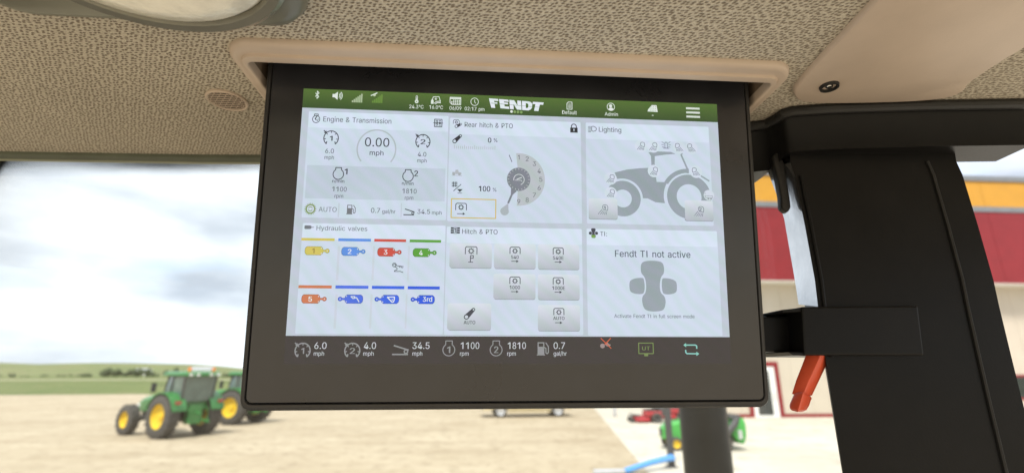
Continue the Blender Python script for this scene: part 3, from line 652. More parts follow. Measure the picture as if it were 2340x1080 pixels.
# rubber buffer standing on the bevel
bf = [(1764, 356), (1772, 349), (1783, 352), (1790, 372), (1798, 415), (1804, 455), (1806, 474), (1801, 484), (1793, 482), (1784, 474), (1783, 450), (1776, 410), (1768, 380)]
pts = [on_y(x, y, .298) for x, y in bf]
MB().loft([[p + Vector((0, -.001, 0)) for p in pts], [p + Vector((.0012, .006, 0)) for p in pts]], True, True).build('rubber_buffer', M_rubber, ps, smooth=True, bevel=.0016, seg=3)

# monitor bracket: clamp block on the post and square arm to the monitor
YA = .300
br = thing('monitor_bracket', 'black square tube bracket joining monitor to corner post', 'bracket', (0, 0, 0))
def yb(px, py, y): return on_y(px, py, y)
a0 = yb(1728, 722, YA); a1 = yb(1838, 722, YA); a2 = yb(1838, 804, YA)
MB().box(a0.x, a1.x, YA, YA + .024, a2.z, a0.z).build('arm', M_blackpaint, br, bevel=.0012)
c0 = yb(1832, 700, .286); c1 = yb(1838, 811, .286)
MB().loft([[Vector((c0.x, .286, c0.z)), Vector((c0.x + .075, .284, c0.z + .001)), Vector((c0.x + .075, .33, c0.z + .001)), Vector((c0.x, .33, c0.z))], [Vector((c1.x, .286, c1.z)), Vector((c1.x + .075, .284, c1.z)), Vector((c1.x + .075, .33, c1.z)), Vector((c1.x, .33, c1.z))]], True, True).build('clamp_block', M_blackpaint, br, bevel=.0012)
l0 = yb(1785, 709, .288); l1 = yb(1833, 702, .288)
MB().prism([(l0.x, l0.z - .0012), (l1.x + .001, l1.z - .0026), (l1.x + .001, l1.z), (l0.x + .004, l0.z + .0008), (l0.x, l0.z + .0004)], .287, .325, lambda x, z, d: Vector((x, d, z))).build('upper_lip', M_blackpaint, br, bevel=.0004)
l0 = yb(1800, 806, .288); l1 = yb(1840, 811, .288)
MB().prism([(l0.x, l0.z + .0006), (l1.x, l0.z + .0006), (l1.x, l1.z - .0002), (l0.x + .003, l0.z - .0014)], .287, .325, lambda x, z, d: Vector((x, d, z))).build('lower_lip', M_blackpaint, br, bevel=.0004)

# orange red plastic lever under the bracket
YL = .296
lv = thing('release_lever', 'orange red plastic lever hanging below the black bracket', 'lever', (0, 0, 0))
hl_p = [(1851, 805), (1893, 805), (1889, 830), (1866, 876), (1851, 908), (1822, 905), (1826, 862), (1840, 835)]
A_ = [yb(x, y, YL) for x, y in [(1845, 800), (1834, 830), (1819, 868), (1809, 900)]]
B_ = [yb(x, y, YL - .006) for x, y in [(1879, 800), (1867, 830), (1849, 868), (1835, 902)]]
D_ = [yb(x, y, YL) for x, y in [(1900, 800), (1890, 830), (1872, 868), (1855, 904)]]
MB().loft([[a, b, d, d + Vector((.006, .010, 0)), a + Vector((.008, .010, 0))] for a, b, d in zip(A_, B_, D_)], True, True).build('handle', M_orange, lv, smooth=True, bevel=.0008, auto=25)
tip = [[(1816, 896), (1836, 893), (1856, 907)], [(1812, 904), (1834, 902), (1853, 914)], [(1804, 922), (1828, 924), (1849, 926)], [(1803, 932), (1824, 936), (1843, 936)], [(1810, 938), (1823, 941), (1836, 941)]]
MB().loft([[yb(*t_[0], YL - .001), yb(*t_[1], YL - .0085), yb(*t_[2], YL - .001), yb(*t_[2], YL - .001) + Vector((.006, .010, 0)), yb(*t_[0], YL - .001) + Vector((.008, .010, 0))] for t_ in tip], True, True).build('end_cap', M_orange, lv, smooth=True, bevel=.0012, auto=30)

# ================================================================= THE MONITOR
mo = thing('monitor', 'black touchscreen monitor with lit dashboard display hanging from the headliner slot', 'monitor')
DC = Vector((.02118, .27820, .08602)) + EYE
EX = Vector((.99998836, .00432055, .00214588)).normalized()
EYv = Vector((-.00155593, -.13219092, .99122305)).normalized(); NZ = EX.cross(EYv).normalized(); EYv = NZ.cross(EX)
MM = Matrix(((EX.x, EYv.x, NZ.x, DC.x), (EX.y, EYv.y, NZ.y, DC.y), (EX.z, EYv.z, NZ.z, DC.z), (0, 0, 0, 1)))
mo.matrix_world = MM
DW, DH = .2610, .2610 / 1.597
gx0, gx1, gy0, gy1 = -.1502, .1504, -.1035, .112
rx0, rx1, ry0, ry1 = -.1532, .1534, -.1078, .1145
def mring(x0, x1, y0, y1, r, z): return [Vector((x, y, z)) for x, y in rrect(x0, x1, y0, y1, r, 7)]
def off(d, z, r=.006): return mring(gx0 - d, gx1 + d, gy0 - d * 1.25, gy1 + d, r, z)
fr_ = MB()
fr_.loft([off(.0000, -.0026, .0035), off(.0000, -.0013, .0035), off(.0006, -.0004, .004), off(.0012, -.0007, .0045), off(.0019, -.0007, .005), off(.0024, -.0006, .0052), off(.0032, -.0018, .006), off(.0034, -.004, .006), off(.0034, -.012, .006), off(.0015, -.02, .005)])
fr_.build('frame', M_rim, mo, smooth=True, auto=40)
MB().loft([off(.002, -.0195, .005), off(-.004, -.026, .006), off(-.02, -.029, .012)], True, True).build('rear_housing', M_rim, mo, smooth=True)
gls = MB(); gls.loft([mring(gx0 + i_, gx1 - i_, gy0 + i_, gy1 - i_, .0032, z) for z, i_ in ((-.004, .0003), (-.0009, .0003), (-.0004, .0007))], True, True)
gls.build('front_glass', M_bezel, mo, smooth=True, auto=30)
# arm boss on the back so the bracket arm meets the monitor
MB().box(.10, .158, -.078, -.042, -.040, -.0285).build('mounting_boss', M_rim, mo, bevel=.002)

# ---- the lit display and everything drawn on it
GREY = (60, 66, 76); MID = (92, 98, 106); LIGHT = (150, 158, 165); PALE = (176, 186, 192)
BG = (187, 197, 209); PANEL = (201, 214, 229); HEAD = (210, 223, 238); TINT = (188, 201, 214); SIL = (148, 160, 168)
WHITE = (228, 233, 236); BAR = (50, 47, 49); DIM = (140, 142, 144); BT = (196, 200, 205)
def uv(px, py):
    d = ray(px, py); t = (DC - EYE).dot(NZ) / d.dot(NZ); q = EYE + d * t - DC
    return q.dot(EX), q.dot(EYv)
disp = MB().add([(-DW / 2, -DH / 2, 0), (DW / 2, -DH / 2, 0), (DW / 2, DH / 2, 0), (-DW / 2, DH / 2, 0)], [(0, 1, 2, 3)]).build('display', ui_mat(BG), mo)
LZ = 4e-5
class Pic:
    """Flat marks of one drawn element: coordinates in photograph pixels about (cx, cy), laid square on the display."""
    def __init__(s, cx=None, cy=None, layer=3):
        s.mb = MB(); s.mats = []; s.z = layer * LZ
        if cx is not None: s.o = uv(cx, cy); a = uv(cx + 10, cy); b = uv(cx, cy + 10); s.k = ((a[0] - s.o[0]) / 10, (s.o[1] - b[1]) / 10); s.c = (cx, cy)
    def mi(s, col):
        m = ui_mat(*col) if isinstance(col[0], tuple) else ui_mat(col)
        if m not in s.mats: s.mats.append(m)
        return s.mats.index(m)
    def P(s, x, y): return Vector((s.o[0] + (x - s.c[0]) * s.k[0], s.o[1] - (y - s.c[1]) * s.k[1], s.z))
    def poly(s, pts, col):
        s.z += 6e-6; s.mb.add([s.P(*p) for p in pts], [tuple(range(len(pts)))], s.mi(col)); return s
    def line(s, pts, w, col, closed=False):
        s.z += 6e-6; pts = list(pts) + ([pts[0]] if closed else []); m = s.mi(col)
        for (xa, ya), (xb, yb_) in zip(pts, pts[1:]):
            l = hypot(xb - xa, yb_ - ya) or 1; dx, dy = (xb - xa) / l * w / 2, (yb_ - ya) / l * w / 2; e = .35
            s.z += 4e-7
            s.mb.add([s.P(xa - dx * e - dy, ya - dy * e + dx), s.P(xb + dx * e - dy, yb_ + dy * e + dx), s.P(xb + dx * e + dy, yb_ + dy * e - dx), s.P(xa - dx * e + dy, ya - dy * e - dx)], [(0, 1, 2, 3)], m)
        return s
    def disc(s, x, y, r, col, n=24): return s.poly([(x + r * cos(2 * pi * k / n), y + r * sin(2 * pi * k / n)) for k in range(n)], col)
    def arc(s, x, y, r, a0, a1, w, col, n=28):
        s.z += 6e-6; m = s.mi(col); vs = []
        for k in range(n + 1):
            q = radians(a0 + (a1 - a0) * k / n)
            for rr_ in (r - w / 2, r + w / 2): vs.append(s.P(x + rr_ * cos(q), y - rr_ * sin(q)))
        s.mb.add(vs, [(2 * k, 2 * k + 1, 2 * k + 3, 2 * k + 2) for k in range(n)], m); return s
    def ring(s, x, y, r, w, col, n=28): return s.arc(x, y, r, 0, 360, w, col, n)
    def build(s, name, parent=disp): return s.mb.build(name, s.mats, parent)
def rect(name, x0, y0, x1, y1, col, layer=1, r=0.):
    a, b = uv(x0, y0), uv(x1, y1); m = ui_mat(*col) if isinstance(col[0], tuple) else ui_mat(col)
    pts = rrect(a[0], b[0], b[1], a[1], r, 4) if r else [(a[0], b[1]), (b[0], b[1]), (b[0], a[1]), (a[0], a[1])]
    return MB().add([Vector((x, y, layer * LZ)) for x, y in pts], [tuple(range(len(pts)))]).build(name, m, disp)
try: FONT = bpy.data.fonts.load(bpy.utils.system_resource('DATAFILES') + '/fonts/Inter.woff2')   # Blender's own interface typeface
except Exception: FONT = None
def _raw(body):
    cu = bpy.data.curves.new('t', 'FONT'); cu.body = body; cu.size = 1; cu.resolution_u = 3
    if FONT: cu.font = FONT
    ob = bpy.data.objects.new('t', cu); C.objects.link(ob)
    me = bpy.data.meshes.new_from_object(ob.evaluated_get(bpy.context.evaluated_depsgraph_get()))
    bpy.data.objects.remove(ob); bpy.data.curves.remove(cu)
    r = ([tuple(v.co[:2]) for v in me.vertices], [tuple(q.vertices) for q in me.polygons]); bpy.data.meshes.remove(me); return r
def _wid(body): xs = [v[0] for v in _raw(body)[0]]; return max(xs) - min(xs)
CAPH = max(v[1] for v in _raw('H')[0]); _HH = _wid('HH'); _gl = {}
def glyph(c):
    if c not in _gl:
        H_ = CAPH
        if c == '1': _gl[c] = ([(.25, 0), (.34, 0), (.34, H_), (.265, H_), (.09, H_ - .09), (.09, H_ - .175), (.25, H_ - .095)], [(0, 1, 2, 3, 4, 5, 6)], .50)
        elif c == 'I': _gl[c] = ([(.10, 0), (.175, 0), (.175, H_), (.10, H_)], [(0, 1, 2, 3)], .29)
        elif c == ' ': _gl[c] = ([], [], .26)
        else: v, f = _raw(c); _gl[c] = (v, f, _wid('H' + c + 'H') - _HH)
    return _gl[c]
def text(s, xl, xr, yb, cap, col=GREY, bold=0., layer=6, name='display_text'):
    vs = []; fs = []; x = 0.; wt = bold * 2 if bold else .012
    copies = 3 if bold > .012 else 2
    for c in s:
        v, f, adv = glyph(c)
        for k in range(copies):
            b = len(vs); dx = wt * (k / (copies - 1) - .5)
            vs += [(x + p[0] + dx, p[1], k) for p in v]; fs += [tuple(b + i for i in q) for q in f]
        x += adv
    x0 = min(v[0] for v in vs); x1 = max(v[0] for v in vs)
    a = uv(xl, yb); b = uv(xr, yb); t = uv(xl, yb - cap)
    sx = (b[0] - a[0]) / (x1 - x0); sy = (t[1] - a[1]) / CAPH
    mb = MB(); mb.add([(a[0] + (v[0] - x0) * sx, a[1] + v[1] * sy, layer * LZ + v[2] * 2e-6) for v in vs], fs)
    return mb.build(name, ui_mat(col), disp)
hw, hh = DW / 2, DH / 2
def band(name, v0, v1, col, layer=1):
    m = ui_mat(*col) if isinstance(col[0], tuple) else ui_mat(col)
    return MB().add([(-hw, v0, layer * LZ), (hw, v0, layer * LZ), (hw, v1, layer * LZ), (-hw, v1, layer * LZ)], [(0, 1, 2, 3)]).build(name, m, disp)
band('status_bar', uv(1170, 263)[1], hh, ((84, 112, 52), (54, 80, 42)))
band('footer_bar', -hh, uv(1170, 768)[1], BAR)

# panels: body, heading strip
PAN = {'engine': (706, 254, 1019, 503), 'rear': (1028, 269, 1330, 511), 'light': (1338, 280, 1631, 516),
       'hyd': (692, 509, 1012, 763), 'pto': (1021, 517, 1333, 765), 'ti': (1340, 522, 1651, 767)}
for k_, (x0, y0, x1, y1) in PAN.items():
    rect('panel', x0, y0, x1, y1, PANEL, 1, .0008)
    (ua, va), (ub, vb) = uv(x0, y0), uv(x1, y1); vh = uv(x0, y0 + 37)[1]
    MB().add([Vector((x, y, 2 * LZ)) for x, y in rrect(ua + .0002, ub - .0002, vh, va - .0002, .0005, 3)], [tuple(range(16))]).build('panel_heading', ui_mat(HEAD), disp)
rect('panel_shade', 702, 377, 1016, 460, TINT, 2)
for x in (774, 917): rect('divider', x - .6, 464, x + .6, 496, (190, 200, 212), 3)
for i in range(1, 4):
    x = 692 + 80.5 * i; rect('divider', x - .5, 562, x + .5, 640, (198, 207, 218), 3); rect('divider', x - 6, 672, x - 5, 750, (198, 207, 218), 3)

# --- status bar
W1 = (222, 230, 222)
p = Pic(725, 217); p.line([(721, 213), (729, 221), (725, 225.5), (725, 208.5), (729, 213), (721, 221)], 1.6, W1).build('bluetooth_icon')
p = Pic(771, 219); p.poly([(760, 215.5), (765, 215.5), (772, 210), (772, 228.5), (765, 223), (760, 223)], W1)
for r in (5.5, 8.5, 11.5): p.arc(771, 219, r, -48, 48, 1.5, W1, 8)
p.build('volume_icon')
for cx_, y_, c_ in ((804.5, 234.5, (168, 184, 150)), (850.5, 235.5, (104, 140, 62))):
    p = Pic(cx_ + 12, y_ - 10)
    for i in range(6): p.poly([(cx_ + 4.1 * i, y_), (cx_ + 4.1 * i + 3.3, y_), (cx_ + 4.1 * i + 3.3, y_ - 4.5 - 3.1 * i), (cx_ + 4.1 * i, y_ - 4.5 - 3.1 * i)], c_)
    p.build('signal_icon')
p = Pic(855, 216); p.line([(848, 219), (862, 212.5)], 2.2, W1).poly([(852, 218), (859, 215), (859, 219), (855.5, 221)], (190, 200, 170)).build('satellite_icon')
p = Pic(952, 228); p.line([(950.6, 229), (950.6, 220.5), (952.3, 219), (954, 220.5), (954, 229)], 1.2, W1).disc(952.3, 232.3, 4.2, W1).disc(952.3, 232.3, 1.6, (120, 150, 90)).line([(952.3, 224), (952.3, 231)], 1.2, W1).build('thermometer_icon')
p = Pic(996, 229.5); p.line([(988, 228), (990, 222), (1003, 221), (1006, 230), (1006, 236)], 1.5, W1).line([(988, 228), (988, 237)], 3.5, W1).poly([(985, 230), (991, 230), (991, 238), (985, 238)], W1).line([(992, 237), (997, 232.5), (1007, 231)], 1.6, W1).line([(995, 238), (999, 235), (1007, 234.5)], 1.8, W1)
for q_ in range(3): p.line([(996 - 3 * cos(q_ * pi / 3), 226.5 - 3 * sin(q_ * pi / 3)), (996 + 3 * cos(q_ * pi / 3), 226.5 + 3 * sin(q_ * pi / 3))], .9, W1)
p.build('cab_climate_icon')
p = Pic(1040.5, 231); p.line([(1028.5, 223), (1053, 223), (1053, 239.5), (1033, 239.5), (1028.5, 235)], 1.5, W1, True).line([(1029, 225.5), (1053, 225.5)], 3, W1)
for r_i in range(3):
    for c_i in range(5):
        if r_i or c_i: p.poly([(1031 + 4.4 * c_i, 228.5 + 3.6 * r_i), (1034 + 4.4 * c_i, 228.5 + 3.6 * r_i), (1034 + 4.4 * c_i, 231 + 3.6 * r_i), (1031 + 4.4 * c_i, 231 + 3.6 * r_i)], W1)
p.build('calendar_icon')
Pic(1084.6, 233).ring(1084.6, 233, 8.6, 1.4, W1).line([(1084.6, 228), (1084.6, 233.5), (1087.5, 236.5)], 1.3, W1).build('clock_icon')
text('24.3°C', 935.3, 967.8, 247.8, 8, W1, .008); text('16.0°C', 981, 1012.2, 249, 8, W1, .008)
text('06/09', 1027, 1054.3, 251.2, 8, W1, .008); text('02:17 pm', 1061.7, 1107, 252.6, 8, W1, .008)
text('Default', 1284.6, 1318, 261, 8.3, W1, .008); text('Admin', 1381.7, 1412, 264.6, 7.8, W1, .008)
# the slanted block wordmark: letters drawn in the zoomed picture's pixels (5.4 to one), cut by one thin slash
def zz(pts): return [(1000 + x / 5.4, 200 + y / 5.4) for x, y in pts]
lg = Pic(1180, 240, 4); LW = (226, 233, 240)
lg.poly(zz([(633, 148), (745, 153), (750, 178), (697, 176), (700, 193), (736, 194), (740, 216), (704, 215), (713, 264), (664, 262)]), LW)
lg.poly(zz([(757, 153), (872, 158), (876, 182), (818, 180), (820, 193), (868, 195), (870, 217), (824, 215), (827, 240), (880, 242), (884, 270), (776, 265)]), LW)
lg.poly(zz([(884, 158), (944, 161), (985, 222), (982, 163), (1028, 165), (1036, 276), (980, 274), (935, 207), (940, 272), (893, 270)]), LW)
lg.poly(zz([(1040, 165), (1120, 168), (1150, 176), (1168, 196), (1166, 240), (1150, 266), (1120, 280), (1044, 277)]), LW)
lg.poly(zz([(1087, 192), (1108, 194), (1120, 206), (1118, 240), (1106, 252), (1089, 251)]), (70, 103, 44))
lg.poly(zz([(1176, 171), (1310, 175), (1302, 204), (1262, 202), (1244, 284), (1190, 281), (1207, 200), (1172, 198)]), LW)
lg.poly(zz([(660, 204), (1290, 236), (1290, 239), (660, 209)]), (70, 103, 44))
lg.build('wordmark')
p = Pic(1180, 256.5)
for i in range(4): p.disc(1168.9 + 7.4 * i, 255.6 + .25 * i, 3.1, W1 if i == 0 else (128, 158, 96), 14)
p.build('page_dots')
p = Pic(1301, 242); p.line([(1295.5, 237), (1299, 233.5), (1307, 233.5), (1307, 250), (1295.5, 250)], 1.5, W1, True)
for i in range(4): p.line([(1298.5, 238.5 + 2.8 * i), (1304.5, 238.5 + 2.8 * i)], 1.1, W1)
p.build('document_icon')
Pic(1396, 245).ring(1395.8, 244.5, 8.4, 1.5, W1).disc(1395.3, 242.5, 3.6, W1).poly([(1390, 250), (1393, 246.5), (1399, 246.5), (1402, 250), (1398, 253), (1393.5, 253)], W1).build('user_icon')
p = Pic(1491, 248); p.poly([(1489.5, 240.5), (1500.5, 240.5), (1502.5, 256), (1479.3, 255.5), (1481, 250.5)], W1)
for r_i in range(3):
    for c_i in range(3): p.disc(1488 + 5 * c_i - r_i * .6, 243.5 + 4.6 * r_i, .9, (80, 112, 50), 6)
p.line([(1488.8, 264), (1492.8, 264)], 1.3, W1); p.build('field_icon')
p = Pic(1583, 258)
for i in range(3): p.poly([(1568, 246 + 9.4 * i), (1599, 246 + 9.4 * i), (1599, 250.4 + 9.4 * i), (1568, 250.4 + 9.4 * i)], (214, 222, 212))
p.build('menu_icon')

# --- reusable drawn icons
def gauge(x, y, r, digit, col, w=2.2, bold=.018, h=11):
    p = Pic(x, y, 4); p.arc(x, y, r, -52, 232, w, col, 30)
    for a_ in (-8, 45, 90, 135, 188): p.line([(x + (r - 1) * cos(radians(a_)), y - (r - 1) * sin(radians(a_))), (x + (r - 4.6) * cos(radians(a_)), y - (r - 4.6) * sin(radians(a_)))], w * .75, col)
    for a_ in (-52, 232): p.line([(x + r * cos(radians(a_)), y - r * sin(radians(a_))), (x + (r - 4.5) * cos(radians(a_ + (12 if a_ < 0 else -12))), y - (r - 4.5) * sin(radians(a_ + (12 if a_ < 0 else -12))))], w, col)
    q = r * .72; p.line([(x - r * 1.04, y - r * 1.04), (x - q * 1.02, y - q * 1.02)], w, col).poly([(x - q + 1.2, y - q + 1.2), (x - q - 5.5, y - q + .3), (x - q + .3, y - q - 5.5)], col)
    p.build('speed_gauge_icon'); w_ = r * .36 if digit == '2' else r * .20
    text(digit, x - w_, x + w_, y + h * .52, h, col, bold)
def bottle(x, y, r, top, col, w=2., nk=.55):
    p = Pic(x, y, 4); n_ = r * nk; a0 = math.degrees(math.acos(nk))
    p.arc(x, y, r, 180 - a0, 360 + a0, w, col, 28); yy = y - r * sin(radians(a0))
    p.line([(x - n_, yy), (x - n_, top), (x + n_, top), (x + n_, yy)], w, col).build('engine_speed_icon')
def pump(x0, y0, x1, y1, col, paper):
    w_, h_ = x1 - x0, y1 - y0; p = Pic((x0 + x1) / 2, (y0 + y1) / 2, 4); bx_ = x0 + w_ * .60
    p.poly([(x0 + w_ * .05, y0), (bx_, y0), (bx_, y1 - h_ * .07), (bx_ + w_ * .06, y1 - h_ * .06), (bx_ + w_ * .06, y1), (x0 - w_ * .02, y1), (x0 - w_ * .02, y1 - h_ * .06), (x0 + w_ * .05, y1 - h_ * .07)], col)
    p.poly([(x0 + w_ * .14, y0 + h_ * .09), (bx_ - w_ * .09, y0 + h_ * .09), (bx_ - w_ * .09, y0 + h_ * .34), (x0 + w_ * .14, y0 + h_ * .34)], paper)
    p.line([(bx_, y0 + h_ * .40), (bx_ + w_ * .13, y0 + h_ * .46), (bx_ + w_ * .13, y0 + h_ * .80), (bx_ + w_ * .22, y0 + h_ * .88), (bx_ + w_ * .33, y0 + h_ * .78), (bx_ + w_ * .33, y0 + h_ * .34), (bx_ + w_ * .12, y0 + h_ * .04)], w_ * .085, col).build('fuel_pump_icon')
def pedal(x0, y0, x1, y1, col, w):
    p = Pic((x0 + x1) / 2, (y0 + y1) / 2, 4); p.line([(x0, y1 - w / 2), (x1 - 2, y1 - w / 2)], w, col).line([(x0 + 3, y0 + w / 2), (x1 - 1, y0 + (y1 - y0) * .50)], w, col)
    p.ring(x1 - 5.2 * (x1 - x0) / 30, y1 - w - (y1 - y0) * .20, (y1 - y0) * .17, w * .85, col, 18).build('pedal_icon')
def gear(p, x, y, r, col, teeth=8, w=1.7):
    p.ring(x, y, r, w, col, 20)
    for k in range(teeth): a_ = 2 * pi * k / teeth; p.line([(x + r * cos(a_), y + r * sin(a_)), (x + r * 1.55 * cos(a_), y + r * 1.55 * sin(a_))], w * 1.05, col)
def pto(x0, y0, x1, y1, col=GREY, name='power_take_off_icon', w=1.8):
    p = Pic((x0 + x1) / 2, (y0 + y1) / 2, 5); p.line([(x0, y1), (x0, y0 + 2.5), (x0 + 2.5, y0), (x1 - 2.5, y0), (x1, y0 + 2.5), (x1, y1)], w, col)
    gear(p, (x0 + x1) / 2, (y0 + y1) / 2 + 1.2, (x1 - x0) * .17, col, 8, w); p.build(name)
def arrow(x0, x1, y, col=GREY, w=1.5):
    Pic((x0 + x1) / 2, y, 5).line([(x0, y), (x1 - 4, y)], w, col).poly([(x1, y), (x1 - 5.5, y - 3.2), (x1 - 5.5, y + 3.2)], col).build('arrow_icon')
def lever_icon(x0, y0, x1, y1, col, paper):
    p = Pic((x0 + x1) / 2, (y0 + y1) / 2, 5); s_ = (x1 - x0) / 21.6; ax_, ay = x0 + 5 * s_, y1 - 5 * s_; bx_, by = x1 - 3.4 * s_, y0 + 3.4 * s_
    d_ = atan2(by - ay, bx_ - ax_); nx_, ny_ = -sin(d_), cos(d_)
    p.poly([(ax_ + nx_ * 5 * s_, ay + ny_ * 5 * s_), (bx_ + nx_ * 3.3 * s_, by + ny_ * 3.3 * s_), (bx_ - nx_ * 3.3 * s_, by - ny_ * 3.3 * s_), (ax_ - nx_ * 5 * s_, ay - ny_ * 5 * s_)], col)
    p.disc(ax_, ay, 5 * s_, col).disc(bx_, by, 3.3 * s_, col).disc(ax_, ay, 3.2 * s_, paper).disc(bx_, by, 1.7 * s_, paper).build('lift_arm_icon')

# --- engine & transmission
p = Pic(723, 270, 4); p.ring(722.8, 272.5, 8.2, 1.6, GREY).line([(718.5, 266), (718.5, 261), (727, 261), (727, 266)], 1.6, GREY).line([(724.5, 265.5), (720.5, 272), (723.5, 274.5)], 2.2, GREY).arc(722.8, 272.5, 4.6, -70, 20, 1.5, GREY, 8).build('engine_icon')
text('Engine & Transmission', 738.7, 894.5, 278, 11.5, MID)
p = Pic(1001, 281, 4); p.line([(993, 273), (1010, 273), (1010, 290), (993, 290)], 1.7, GREY, True)
for j in range(4): p.line([(995.5, 276 + 3.6 * j), (1000, 276 + 3.6 * j)], 1.6, GREY).line([(1003, 276 + 3.6 * j), (1007.5, 276 + 3.6 * j)], 1.6, GREY)
p.line([(990.5, 281.5), (1012.5, 281.5)], 1.4, GREY).line([(1000, 276), (1000, 287)], 1.2, GREY).line([(1005, 279), (1005, 284)], 1.6, GREY).build('settings_icon')
gauge(756.8, 316, 16.6, '1', GREY); gauge(966.5, 324, 16.2, '2', GREY)
text('6.0', 743.2, 763.2, 350, 10.3, MID); text('mph', 741.5, 763.2, 363.7, 8.6, MID)
text('4.0', 954.6, 974.2, 357.6, 10.2, MID); text('mph', 953.6, 975, 371, 8.5, MID)
Pic(860.5, 339.7, 4).arc(860.5, 341, 44, -40, 220, 3.2, PALE, 48).build('speed_dial')
text('0.00', 833.6, 889.6, 334.3, 19.8, GREY); text('mph', 844.7, 876.4, 354.5, 11, GREY)
bottle(773.3, 398, 12, 383, GREY); text('1', 787.5, 794.2, 398.5, 13, GREY, .018); text('n/min', 759.4, 787, 417.2, 7.4, GREY, .008)
text('1100', 759.2, 792.3, 437, 10.5, MID); text('rpm', 764.5, 784.4, 451.8, 8.6, MID)
bottle(932.5, 402.8, 12, 387.8, GREY); text('2', 946.5, 955.2, 403, 13, GREY, .018); text('n/min', 918.5, 945, 422.4, 7.4, GREY, .008)
text('1810', 919.5, 952, 441.6, 10.5, MID); text('rpm', 925, 944.5, 456, 8.6, MID)
OL = (128, 150, 92)
p = Pic(709.6, 477.3, 4); p.ring(709.6, 477.3, 9.6, 3.0, OL)
for k in range(20): a_ = 2 * pi * k / 20; p.line([(709.6 + 10.5 * cos(a_), 477.3 + 10.5 * sin(a_)), (709.6 + 13.4 * cos(a_), 477.3 + 13.4 * sin(a_))], 1.6, OL)
p.arc(709.6, 477.3, 4.6, 20, 160, 1.8, OL, 10).arc(709.6, 477.3, 4.6, 200, 340, 1.8, OL, 10).build('auto_gear_icon')
text('AUTO', 728, 769.4, 483.5, 11, (124, 130, 138)); pump(792, 468, 813.5, 489.7, (112, 116, 122), PANEL)
text('0.7', 847.7, 868.5, 486, 11, MID); text('gal/hr', 873.2, 903.7, 487.2, 8.6, MID)
pedal(922.5, 476.5, 948, 491.8, GREY, 2.2); text('34.5', 953.7, 982.7, 488.4, 10.5, MID); text('mph', 987, 1009.3, 489.8, 8.2, MID)

# --- hydraulic valves
Pic(706, 519, 4).poly([(696, 516), (697.5, 514.8), (709, 514.8), (712, 516.5), (712, 521.5), (709, 523.2), (697.5, 523.2), (696, 522)], (112, 118, 126)).line([(711, 519), (717.5, 519)], 1.8, (130, 136, 142)).build('cylinder_icon')
text('Hydraulic valves', 723.3, 839.5, 525.7, 10.5, (112, 118, 126))
YEL, SKY, RED, GRN, ORA = (206, 192, 92), (88, 142, 222), (200, 74, 62), (84, 158, 52), (200, 118, 82)
B1, B2, B3 = (68, 108, 222), (46, 98, 222), (24, 84, 218)
for x0, x1, y0, y1, c_ in ((689, 764.7, 543.2, 550.4, YEL), (773.5, 847.6, 544.2, 551.8, SKY), (855.5, 928, 545.6, 552.8, RED), (936.4, 1008, 547, 554.3, GRN),
                           (682.5, 757.9, 651, 658.6, ORA), (767, 841.8, 651.6, 659.4, B1), (850.2, 923.9, 652.5, 660.2, B2), (932, 1004.9, 653.4, 661, B3)):
    rect('colour_bar', x0, y0, x1, y1, c_, 4)
def cyl(x0, x1, y0, y1, xr, col, left=False):
    ym = (y0 + y1) / 2; p = Pic((x0 + x1) / 2, ym, 4); e = 5; dk = tuple(int(c * .72) for c in col)
    body = [(x0 + e, y0), (x1 - e, y0), (x1 - 1, y0 + 3.5), (x1, y0 + 8), (x1, y1 - 8), (x1 - 1, y1 - 3.5), (x1 - e, y1), (x0 + e, y1), (x0 + 1, y1 - 3.5), (x0, y1 - 8), (x0, y0 + 8), (x0 + 1, y0 + 3.5)]
    sg_ = -1 if left else 1; xe = x0 if left else x1; xc = xr - sg_ * 4.2
    p.line([(xe, ym), (xc, ym)], 5, dk).disc(xc, ym, 5.2, dk, 16)
    p.poly(body, dk); cxm = (x0 + x1) / 2
    p.poly([(cxm + (x - cxm) * .955, ym + (y - ym) * .90) for x, y in body], col)
    p.line([(xe - sg_ * 6, ym), (xc - sg_ * 3, ym)], 3.2, col).disc(xc, ym, 4.1, col, 16).disc(xc, ym, 1.5, (205, 210, 216), 10)
    for s_ in (-1, 1): p.poly([(xe - sg_ * 3, ym + s_ * 4), (xe - sg_ * 5.5, ym + s_ * 6), (xe - sg_ * 3, ym + s_ * 8)], (214, 220, 226))
    p.build('hydraulic_cylinder_icon')
for n_, x0, x1, y0, y1, xr, c_ in (('1', 696.6, 738.8, 562.5, 582.6, 752.4, YEL), ('2', 780.2, 820.7, 564.2, 584.2, 834.4, SKY), ('3', 862.4, 903, 565.6, 585.6, 916.9, RED), ('4', 943.3, 983.4, 567, 586.8, 997, GRN), ('5', 689, 731.8, 672, 692.8, 745.9, ORA)):
    cyl(x0, x1, y0, y1, xr, c_); cm = (x0 + x1) / 2 - 1.5
    text(n_, cm - (2.8 if n_ == '1' else 4.2), cm + (2.8 if n_ == '1' else 4.2), (y0 + y1) / 2 + 5.6, 11, (150, 132, 62) if n_ == '1' else WHITE, .016, 8)
for x0, x1, y0, y1, xr, c_ in ((787.8, 829.8, 672.6, 693, 773.2, B1), (871.3, 912, 673.2, 693.6, 857, B2), (953.1, 993.6, 673.8, 694, 939.4, B3)): cyl(x0, x1, y0, y1, xr, c_, True)
Pic(812, 683, 8).line([(802, 677), (811, 677), (809.5, 681.5), (806, 681)], 1.8, WHITE, True).line([(811, 680), (815, 679.5), (821, 689)], 2, WHITE).build('loader_arm_icon')
Pic(893, 684, 8).line([(885, 678.5), (901.5, 678), (901, 685), (899, 689.5), (896, 689.5)], 2.3, WHITE, True).disc(896.5, 684.5, 1.5, WHITE, 8).build('bucket_icon')
